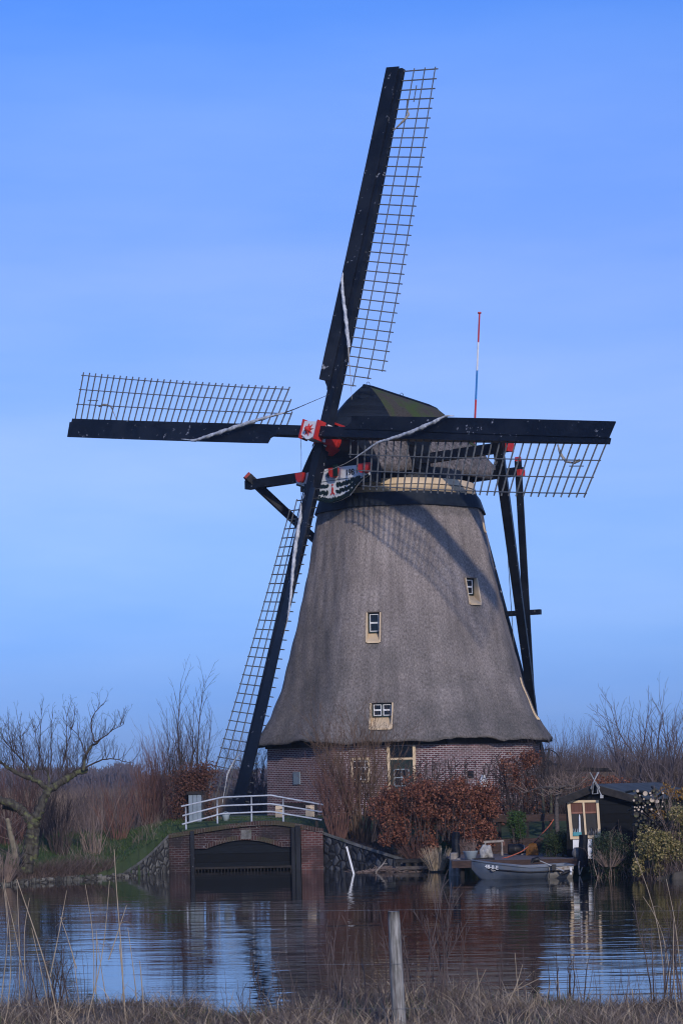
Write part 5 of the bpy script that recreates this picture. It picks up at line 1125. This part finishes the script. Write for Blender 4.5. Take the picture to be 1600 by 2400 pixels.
# upper right copper hedge in front of the brick
Y2 = 75.4; rg = np.random.default_rng(102); C = []; R = []
for (px0, px1, py0, py1, k, r) in ((1165, 1255, 1768, 1810, 16, .3), (1180, 1250, 1800, 1860, 16, .28), (1150, 1290, 1880, 1925, 14, .26), (1240, 1340, 1840, 1900, 12, .25)):
    for _ in range(k): C.append(W(rg.uniform(px0, px1), rg.uniform(py0, py1), Y2 + rg.uniform(-.3, .3))); R.append(r * rg.uniform(.6, 1.1))
hedge('beech_hedge', (xof(1160, Y2), xof(1260, Y2), Y2 - .3, Y2 + .3, 1.4, 4.4), 0, .3, 4800, .62, .08, 'beech', 'tall ragged copper beech climbing the right corner of the brick base', 'hedge', None, 103, 110, 'twig', None, None, np.array(C), np.array(R))
# sparse trained stems along the brick
rg = np.random.default_rng(104); S = []; tre = MB()
for px in np.arange(946, 1265, 7):
    b = gp(px + rg.uniform(-3, 3), 76.4); top = W(px, rg.uniform(1770, 1800), 76.4)[2]; grow(S, b, V(rg.normal() * .03, 0, 1), top - b[2], .03, 1, rg, .14, .02, .06, .95, (.6, 1.2), (.1, .25), .2, .5, .013)
esp = empty('trained_hedge', gp(1100, 76.4), 'row of thin dark trained stems against the sunlit brick', 'hedge'); q = MB(); q.segs(np.array(S)[:, :8], 3); part('stems', q, M['twig'], esp)
A = np.array(S)[:, 3:6]; q = MB(); P = A[rg.random(len(A)) < .3]; q.leaves(P + rg.normal(size=P.shape) * .05, .075, .6); part('leaves', q, M['beechdark'], esp)
for k, (px, pt_, lb_) in enumerate(((985, 1785, 'dark twiggy bush against the brick right of the mill door'), (1045, 1795, 'dark twiggy bush between the mill door and the white churn'), (1215, 1760, 'thin twigs rising over the tall ragged copper beech'), (905, 1800, 'russet twiggy bush covering the left jamb of the mill door'))):
    shrub('bare_shrub', px, 75.0, W(px, pt_, 75.0)[2] - 1.5, 1.2, 42, M['twig'] if k % 2 == 0 else M['twigred'], lb_, None, 170 + k, .011, 2, .02, .5)
# beech arch round the cabinet
Y3 = 75.6; xa, xb = X(443, Y3, 2), X(476, Y3, 2); zc_ = W(459, 1862, Y3)[2]
kp = lambda P: ~((P[:, 0] > xa - .02) & (P[:, 0] < xb + .1) & (P[:, 2] < zc_ + .12))
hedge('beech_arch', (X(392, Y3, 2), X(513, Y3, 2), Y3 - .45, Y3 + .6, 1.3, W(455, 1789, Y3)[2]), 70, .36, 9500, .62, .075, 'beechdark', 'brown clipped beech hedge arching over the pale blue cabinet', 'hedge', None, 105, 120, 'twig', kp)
# orange hedge strip behind the shed
Y5 = 73.5; hedge('beech_hedge', (X(1340, Y5, 2), X(1475, Y5, 2), Y5 - .3, Y5 + .3, 1.2, W(1400, 1815, Y5)[2]), 26, .34, 2600, .6, .075, 'beech', 'low orange beech strip showing over the shed ridge', 'hedge', None, 107, 30)
# evergreen shrubs
hedge('box_shrub', (X(1187, 69.9, 1), X(1233, 69.9, 1), 69.6, 70.2, .9, W(1210, 1900, 69.9)[2]), 26, .2, 3600, .6, .055, 'boxlight', 'upright light green shrub against the timber rail', 'shrub', None, 110, 20, 'twig')
hedge('box_shrub', (X(1272, 65.9, .6), X(1350, 65.9, .6), 65.4, 66.6, .45, W(1310, 1948, 65.9)[2]), 40, .26, 6500, .6, .045, 'box', 'rounded dark clipped shrub on the dock left of the shed window', 'shrub', None, 112, 20, 'twig')
hedge('box_shrub', (X(1388, 62.6, .3), X(1492, 62.6, .3), 62.0, 63.4, -.22, W(1420, 1952, 62.6)[2]), 60, .3, 9000, .6, .05, 'ivy', 'dark evergreen mound trailing to the water under the shed', 'shrub', None, 114, 60, 'twigpale')
shrub('dry_tangle', 1425, 62.1, .5, .8, 90, M['twigpale'], 'pale dry stems tangled over the dark evergreen mound', None, 115, .006, 1, 0, z=.35)
rg = np.random.default_rng(116); C = []; R = []; Y6 = 61.2
for (px0, px1, py0, py1, k, r) in ((1500, 1570, 1948, 1975, 12, .2), (1490, 1590, 1975, 2010, 20, .22), (1480, 1590, 2015, 2045, 14, .16), (1580, 1660, 1900, 2040, 26, .3)):
    for _ in range(k): C.append(W(rg.uniform(px0, px1), rg.uniform(py0, py1), Y6 + rg.uniform(-.5, .3))); R.append(r * rg.uniform(.6, 1.1))
hedge('variegated_shrub', (X(1480, Y6, .5), X(1660, Y6, .5), Y6 - .5, Y6 + .4, .1, 1.6), 0, .25, 7500, .65, .075, 'yellowleaf', 'yellow green variegated shrub overhanging the water at right', 'shrub', None, 117, 60, 'twig', None, None, np.array(C), np.array(R))
hedge('ivy_bush', (X(1540, 62.3, 1), X(1680, 62.3, 1), 61.9, 62.9, .05, W(1550, 1872, 62.3)[2]), 70, .34, 9000, .6, .06, 'ivy', 'dark ivy bush between the log pile and the right edge', 'shrub', None, 119, 60, 'twig')
rg = np.random.default_rng(120); C = []; R = []
for (px, py) in ((1560, 1850), (1575, 1858), (1590, 1862), (1608, 1850), (1630, 1855), (1530, 1905), (1548, 1912), (1580, 1905)): C.append(W(px, py, 62.1)); R.append(.16)
hedge('golden_shrub', (X(1520, 62.2, 2), X(1640, 62.2, 2), 61.9, 62.4, 1.4, 2.4), 0, .2, 900, .6, .07, 'goldleaf', 'golden leaved sprays above the dark ivy bush', 'shrub', None, 121, 16, 'twig', None, None, np.array(C), np.array(R))
shrub('bare_shrub', 1585, 61.2, 1.6, .9, 26, M['twigpale'], 'thin pale arching stems over the variegated shrub', None, 122, .007, 1, -.01, z=.9)
# log pile with pale cut ends
YP = 61.9; rg = np.random.default_rng(130); ends = []
for _ in range(4000):
    px, py = rg.uniform(1476, 1553), rg.uniform(1852, 1950); pr = rg.choice([2.2, 3.0, 4.0, 5.2, 6.5])
    if px < 1476 + (py - 1852) * .12 + pr or len(ends) > 62: continue
    if all(math.hypot(px - a, py - b) > pr + c + .6 for a, b, c in ends): ends.append((px, py, pr))
for px, py, pr in ends:
    rad = pr * YP / F; p = W(px, py, YP + rg.uniform(-.14, .05)); ax = nrm(V(rg.normal() * .12, 1, rg.normal() * .1)); q = MB(); q.cyl(p, p + ax * .75, rad, rad * .9, 9)
    o = thing('firewood_log', q, M['bark'], p, None, 'log', 'logs in the firewood pile'); pale_end = py < 1908 and rg.random() < .7
    if pale_end: q = MB(); q.cyl(p - ax * .006, p - ax * .001, rad * .86, rad * .86, 9); part('cut_end', q, M['lograw'], o)
    o['label'] = 'sawn log with a pale cut end in the firewood pile' if pale_end else 'dark dull log in the firewood pile'  # pale cut ends go on some of the upper logs only
# willow shrub before the brick, centre
shrub('willow_shrub', 848, 73.4, 4.4, 1.8, 75, M['twigorange'], 'tall orange brown willow shrub fanning up before the brick wall', None, 140, .02, 2, .02, .5, rmin=.004)
shrub('willow_shrub', 790, 73.0, 2.7, 1.0, 90, M['twigred'], 'dense reddish shrub at the right end of the white railing', None, 141, .012, 2, .02, .5)
rg = np.random.default_rng(142); q = MB(); P = W(795, 1850, 73.0) + rg.normal(size=(420, 3)) * V(.4, .3, .5); q.leaves(P, .06); 
thing('withered_leaves', q, M['beechdark'], W(795, 1850, 73), kind='stuff')
shrub('bare_shrub', 975, 70.2, .8, 1.1, 90, M['twigred'], 'thin pale upright stems under the copper hedge by the jetty', None, 143, .007, 1, .03, z=.35)
shrub('reed_tuft', 1022, 68.3, .75, .45, 170, M['reed'], 'straw coloured reed tuft between the jetty and the pale post', None, 144, .006, 0, .0, cat='reeds', z=.1, base=.5)
# tree with trained bare limbs left of the shed
rg = np.random.default_rng(150); S = []; YT_ = 70.2
def tl(pix, r0, r1, lvl, n=12):
    P = smooth_path([W(x, y, YT_ + rg.normal() * .1) for x, y in pix], n); R = np.linspace(r0, r1, n)
    for i in range(n - 1): S.append((*P[i], *P[i + 1], R[i], R[i + 1], lvl))
    return P
tl([(1306, 1962), (1303, 1915), (1303, 1875), (1310, 1848)], .075, .06, 3)
for pix in ([(1310, 1848), (1285, 1843), (1250, 1849), (1228, 1858)], [(1312, 1842), (1298, 1853), (1285, 1863), (1277, 1868)], [(1310, 1848), (1318, 1852), (1312, 1860), (1296, 1864)], [(1310, 1846), (1330, 1840), (1352, 1845), (1358, 1843)], [(1310, 1846), (1325, 1850), (1345, 1846)], [(1322, 1845), (1334, 1832), (1340, 1828)]):
    P = tl(pix, .042, .014, 2)
    for k in range(16): grow(S, P[rg.integers(2, 12)], V(rg.normal(), rg.normal() * .5, .6), rg.uniform(.25, .7), .008, 1, rg, .13)
tree('trained_tree', S, 2, M['wood'], M['twigpale'], W(1306, 1962, YT_), 'bare tree with pale limbs trained sideways left of the shed', nt_=8)
tl_ = []
for px, Y, lb_ in ((1272, 72.5, 'slim dark trunk standing behind the trained tree'), (1290, 73.0, 'slim trunk just left of the trained tree trunk')):
    S = []; b = gp(px, Y); P = smooth_path([b, b + V(.03, 0, .7), b + V(0, 0, 1.35)], 8)
    for i in range(7): S.append((*P[i], *P[i + 1], .05, .045, 3))
    for k in range(26): grow(S, P[rg.integers(3, 8)], V(rg.normal(), rg.normal() * .6, .9), rg.uniform(.4, 1.0), .01, 1, rg, .15)
    tree('young_tree', S, 3, M['bark'], M['twig'], b, lb_, nt_=7)
shrub('bare_shrub', 1335, 74.5, 2.4, 1.2, 80, M['twig'], 'dark twiggy shrub filling the gap left of the shed', None, 160, .01, 2, .02, .4)
shrub('bare_shrub', 1280, 75.5, 2.6, 1.2, 80, M['twig'], 'dark twiggy shrub under the winch wheel', None, 161, .01, 2, .02, .4)

# ---- grass on the banks
def blades(mb, P, h, w, lean, rg, seg=2):
    m = len(P); a = rg.uniform(0, 2 * math.pi, m); side = np.stack([np.cos(a), np.sin(a), 0 * a], 1); dr = rg.normal(size=(m, 3)) * lean; dr[:, 2] = 1; dr /= np.linalg.norm(dr, axis=1)[:, None]
    h = h * rg.uniform(.45, 1.15, m); w = w * rg.uniform(.6, 1.2, m); droop = rg.normal(size=(m, 2)) * lean * .9
    rows = []
    for k in range(seg + 1):
        t = k / seg; c = P + dr * (h * t)[:, None]; c[:, :2] += droop * (h * t * t)[:, None]; c[:, 2] -= h * t * t * lean * .35; ww = (w * (1 - t * .85) * .5)[:, None]
        rows += [c - side * ww, c + side * ww]
    A = np.stack(rows, 1); base = (np.arange(m) * 2 * (seg + 1))[:, None]
    q = np.concatenate([base + np.array([2 * k, 2 * k + 1, 2 * k + 3, 2 * k + 2]) for k in range(seg)], 0); mb.addq(A.reshape(-1, 3), q)
rg = np.random.default_rng(200)
n = 84000; y = rg.uniform(20.2, 27.2, n); x = rg.uniform(-1, 1, n) * (y * .21 + 1.2); k = y < nearY(x) + .12 * rg.normal(size=n); x, y = x[k], y[k]
tus = np.sin(x * 2.9 + y * 1.7) * np.sin(x * 1.1 - y * 2.3) + .5 * np.sin(x * 7.1 + 2) * np.sin(y * 5.3); hh = (.21 + .15 * np.clip(tus, -.5, 1.3))
P = np.stack([x, y, hgt(x, y) - .02], 1); q = MB(); kk = rg.random(len(P)) < .5
blades(q, P[kk], hh[kk], .009, .55, rg, 3); thing('bank_grass', q, M['dry'], (0, 25, .3), kind='stuff')
q = MB(); blades(q, P[~kk], hh[~kk] * .85, .008, .7, rg, 3); thing('bank_grass', q, M['drydark'], (0, 25, .3), kind='stuff')
q = MB(); m = 2600; y = rg.uniform(20.5, 26.8, m); x = rg.uniform(-1, 1, m) * (y * .158 + .3); k = y < nearY(x); P = np.stack([x[k], y[k], hgt(x[k], y[k]) - .02], 1); blades(q, P, .38, .012, .5, rg, 4); thing('straw', q, M['reed'], (0, 25, .3), kind='stuff')
q = MB(); m = 3500; y = rg.uniform(21, 28.6, m); x = rg.uniform(-1, 1, m) * (y * .158 + .3); k = (y < nearY(x)) & (np.sin(x * 1.7 + 1) * np.sin(y * 1.9 + x) > .35); P = np.stack([x[k], y[k], hgt(x[k], y[k])], 1); blades(q, P, .22, .009, .45, rg, 2); thing('bank_grass', q, M['grass'], (0, 25, .3), kind='stuff')
# left far bank
n = 26000; x = rg.uniform(-12, -5.2, n); d = rg.uniform(.1, 12, n) ; y = bankY(x) + d; P = np.stack([x, y, hgt(x, y) - .01], 1)
q = MB(); k = (d > np.where(x > -7.6, .55, .7)); blades(q, P[k], .16, .02, .4, rg); thing('lawn_grass', q, M['grass'], (-8, 70, .5), kind='stuff')
n = 7000; x = rg.uniform(-12, -5.8, n); d = np.abs(rg.normal(size=n)) * .55 + .1; k = (d < 4) & (x < -7); x, d = x[k], d[k]; y = bankY(x) + d; P = np.stack([x, y, hgt(x, y) - .01], 1); hh = np.where(np.sin(x * 2.1) + .3 * np.sin(x * 7) > .1, .55, .25); q = MB(); blades(q, P, hh, .014, .5, rg); thing('waterside_grass', q, M['drydark'], (-8, 68, .3), kind='stuff')
n = 3600; x = rg.uniform(-12, -5.0, n); y = bankY(x) + rg.uniform(9, 20, n); P = np.stack([x, y, hgt(x, y) - .01], 1); k = P[:, 0] < X(385, 75, 1); P = P[k]; k = rg.random(len(P)) < np.interp(P[:, 0], [-12, -8, -6.8, -6], [1, 1, .35, .05]); P = P[k]; q = MB(); blades(q, P, 1.1, .016, .25, rg); thing('bank_weeds', q, M['drydark'], (-8, 75, .6), kind='stuff')
n = 9000; x = rg.uniform(-5.6, 2.2, n); y = rg.uniform(74.6, 83, n); P = np.stack([x, y, hgt(x, y) - .01], 1); k = (np.hypot(x - CX[0], y - CX[1]) > 5.5) & (np.abs(y - py_ - .12 * np.sin(x)) > .5); q = MB(); blades(q, P[k], .08, .02, .35, rg); thing('lawn_grass', q, M['grass'], (-2, 77, 1.6), kind='stuff')
n = 7000; x = rg.uniform(-.5, 3.6, n); y = bankY(x) + rg.uniform(.45, 4, n); P = np.stack([x, y, hgt(x, y) - .01], 1); q = MB(); blades(q, P, .22, .016, .6, rg); thing('waterside_grass', q, M['drydark'], (1.5, 71, .6), kind='stuff')

n = 1500; x = rg.uniform(-11, -5.9, n); y = bankY(x) + rg.uniform(.5, 6, n); P = np.stack([x, y, hgt(x, y) - .01], 1); kk = np.sin(x * 3.1 + 1) + np.sin(y * 2.3 + x) > .1; q = MB(); blades(q, P[kk], .6, .014, .3, rg, 3); thing('bank_weeds', q, M['dry'], (-8, 70, .6), kind='stuff')
S = []; n = 260
for _ in range(n):
    y = rg.uniform(21.5, 26.5); x = rg.uniform(-1, 1) * (y * .158 + .2)
    if y > nearY(x) + .3 or np.sin(x * 1.9 + 2) + .6 * np.sin(x * 5.3) < -.2: continue
    grow(S, V(x, y, gz_(x, y)), V(rg.normal() * .16, rg.normal() * .1, 1), rg.uniform(.35, .95), .0036, 1 if rg.random() < .4 else 0, rg, .1, .0, .05, .3, (.3, .7), (.15, .3), .4, 0, .0013)
q = MB(); q.segs(np.array(S)[:, :8], 4); thing('weed_stems', q, M['twigweed'], (0, 24, .3), kind='stuff')
n = 9000; x = rg.uniform(7.8, 20, n); y = bankY(x) + np.abs(rg.normal(size=n)) * 5 + .1; P = np.stack([x, y, hgt(x, y) - .01], 1); q = MB(); blades(q, P, .75, .018, .4, rg, 3); thing('bank_weeds', q, M['drydark'], (12, 62, .6), kind='stuff')
n = 6000; x = rg.uniform(-22, -11.5, n); y = bankY(x) + np.abs(rg.normal(size=n)) * 6 + .1; P = np.stack([x, y, hgt(x, y) - .01], 1); q = MB(); blades(q, P, .75, .018, .4, rg, 3); thing('bank_weeds', q, M['drydark'], (-16, 66, .6), kind='stuff')
# ---- tall reeds and weeds in front
def reed_stalk(pix, Y, r, label, grp, m='reed', leaf=0):
    q = MB(); P = smooth_path([W(x, y, Y) for x, y in pix], 10); q.tube(P, np.linspace(r, r * .45, 10), 5); o = thing('reed_stalk', q, M[m], P[0], label, 'reed', grp)
    if leaf:
        q = MB()
        for k in range(leaf): p = P[rg.integers(4, 9)]; q.tube(smooth_path([p, p + V(rg.normal() * .06, 0, .05), p + V(rg.normal() * .16, 0, -.08)], 7), np.linspace(.004, .001, 7), 4)
        part('dry_leaf', q, M['dry'], o)
    return o
GR_ = 'tall reed stalks on the near bank'
RD_ = [([(430, 2410), (372, 2330), (324, 2180), (283, 2082), (268, 2040)], 'thick'), ]
stalks = [
 ([(142, 2420), (120, 2300), (85, 2190), (40, 2060)], 'long pale reed stalk leaning left across the lower left corner'),
 ([(15, 2400), (30, 2250), (10, 2060)], 'reed stalk at the far left edge of the view'),
 ([(45, 2390), (48, 2240), (40, 2065)], 'nearly upright thin reed near the far left edge'),
 ([(75, 2420), (45, 2220), (12, 2080)], 'thin reed leaning left at the far left'),
 ([(2, 2360), (22, 2180), (8, 2070)], 'short reed cut by the left edge'),
 ([(60, 2300), (56, 2180), (70, 2105)], 'short thin reed beside the upright one at left'),
 ([(118, 2290), (140, 2180), (157, 2087)], 'reed stalk leaning right with a broken tip'),
 ([(180, 2270), (160, 2200), (142, 2150)], 'short reed crossing the broken tipped one'),
 ([(215, 2420), (222, 2300), (220, 2180), (200, 2072)], 'tall reed with a feathered top left of the tallest ones'),
 ([(205, 2390), (240, 2250), (250, 2160), (257, 2064)], 'tall straight reed with a pale cut top'),
 ([(292, 2420), (288, 2250), (276, 2130), (268, 1990)], 'tallest reed stalk reaching above the far waterline'),
 ([(296, 2420), (290, 2310), (280, 2213)], 'thick short reed beside the tallest one'),
 ([(255, 2250), (275, 2190), (297, 2122)], 'thin reed leaning right past the tallest one'),
 ([(326, 2390), (312, 2260), (300, 2175)], 'reed leaning left near the patch of open blue water'),
 ([(340, 2420), (334, 2320), (328, 2252)], 'stout short reed at the edge of the blue water'),
 ([(225, 2330), (228, 2220), (226, 2180)], 'short reed in the middle of the left clump'),
 ([(262, 2400), (245, 2320), (228, 2200)], 'bent reed in the middle of the left clump'),
 ([(118, 2380), (100, 2290), (75, 2175)], 'slim reed under the long leaning one'),
 ([(190, 2400), (182, 2310), (170, 2230)], 'low reed left of the centre of the clump'),
 ([(1560, 2400), (1552, 2230), (1530, 2110), (1485, 2000)], 'long reed arching left from the right edge over the water'),
 ([(1600, 2330), (1580, 2150), (1560, 2060)], 'upright reed cut by the right edge'),
 ([(1572, 2400), (1568, 2250), (1540, 2140), (1505, 2100)], 'reed with a bent top near the right edge'),
 ([(1590, 2410), (1575, 2280), (1578, 2150)], 'short reed close to the right edge'),
 ([(1555, 2410), (1565, 2300), (1555, 2210)], 'low reed at the foot of the right clump'),
 ([(1085, 2380), (1110, 2330), (1138, 2272)], 'broken pale reed leaning right between post and corner'),
 ([(1128, 2395), (1122, 2320), (1116, 2268)], 'slim reed crossing the broken pale one'),
 ([(1145, 2370), (1190, 2330), (1270, 2290)], 'low flattened reed pointing right'),
 ([(1150, 2376), (1200, 2325), (1252, 2275)], 'flattened reed lying next to the lowest one'),
 ([(1180, 2370), (1210, 2310), (1224, 2260)], 'slanting reed above the flattened ones'),
 ([(1215, 2350), (1210, 2290), (1206, 2233)], 'upright reed behind the flattened ones'),
 ([(948, 2390), (965, 2350), (979, 2312)], 'short pale reed leaning right beside the fence post'),
 ([(968, 2400), (955, 2350), (946, 2305)], 'short reed leaning left beside the fence post')]
for k, (pix, lb_) in enumerate(stalks): reed_stalk(pix, 23.2 + (k * 37 % 11) * .22, .0095 if k in (0, 10, 11, 14) else .0068, lb_, GR_, 'reed', 1 if k % 3 == 0 else 0)
def weed(px, Y, h, label, seed, n=3, m='twig', wd=.15):
    rg2 = np.random.default_rng(seed); S = []; b = gp(px, Y, .4)
    for k in range(int(n * 1.6)): grow(S, b + V(rg2.normal() * wd, rg2.normal() * .1, 0), V(rg2.normal() * .09, rg2.normal() * .05, 1), h * rg2.uniform(.6, 1), .0075, 1, rg2, .08, .02, .06, .5, (.3, .7), (.12, .35), .3, 0, .0032)
    q = MB(); q.segs(np.array(S)[:, :8], 4); return thing('dead_weed', q, M[m], b, label, 'weed', 'dead weeds on the near bank')
for k, (px, Y, h, n, lb_, m) in enumerate(((590, 25.5, 1.15, 6, 'bunch of dark dead weeds over the reflection of the sail', 'twig'), (632, 25.0, 1.35, 3, 'tall dead weed with a forked head left of centre', 'twig'), (545, 26, .9, 5, 'thin dead weeds left of the forked one', 'twig'), (1025, 24.5, 1.5, 4, 'tallest dead weeds right of the fence post', 'twigweed'), (985, 24, 1.25, 4, 'dead weeds close to the right side of the fence post', 'twigweed'), (912, 24, .8, 4, 'short dead weeds left of the fence post', 'twigweed'), (820, 25, .9, 6, 'fine dead weeds midway left of the fence post', 'twigweed'), (700, 25.5, .7, 6, 'low dead weeds right of the forked one', 'twig'), (400, 26.5, .75, 6, 'low dead weeds beside the open blue water', 'twig'), (1300, 25, .6, 6, 'low dark weeds at the corner of the blue reflection', 'twig'), (1560, 24, 1.2, 5, 'thin dead weeds in the right reed clump', 'twigweed'), (1070, 24.5, 1.2, 3, 'slender dead weeds right of the tallest', 'twigweed'), (120, 25, .8, 7, 'fine dead weeds in the lower left corner', 'twig'), (1180, 25, .7, 4, 'small dead weed before the red brick reflection', 'twigweed'))): weed(px, Y, h, lb_, 300 + k, n, m)
# a bleached stick and fallen leaves on the near bank
q = MB(); q.tube(smooth_path([W(1480, 2318, 26.5), W(1482, 2345, 26.5), W(1492, 2372, 26.5), W(1530, 2382, 26.5)], 12), np.linspace(.006, .014, 12), 6); thing('bleached_stick', q, M['reed'], W(1490, 2370, 26.5), 'curved ochre stick at the edge of the near bank', 'stick')
# ================= HAZE =================
if HAZE:
    hz = MB(); hz.box((0, 300, 14), (700, 620, 36.2)); mh = bpy.data.materials.new('haze'); mh.use_nodes = True; n_ = mh.node_tree; n_.nodes.clear()
    o_ = n_.nodes.new('ShaderNodeOutputMaterial'); pv = n_.nodes.new('ShaderNodeVolumePrincipled'); pv.inputs['Density'].default_value = HAZE; pv.inputs['Color'].default_value = (.75, .85, 1, 1); pv.inputs['Anisotropy'].default_value = .2
    n_.links.new(pv.outputs[0], o_.inputs['Volume']); thing('haze', hz, mh, (0, 300, 14), kind='stuff'); sc.cycles.volume_max_steps = 64; sc.cycles.volume_bounces = 0
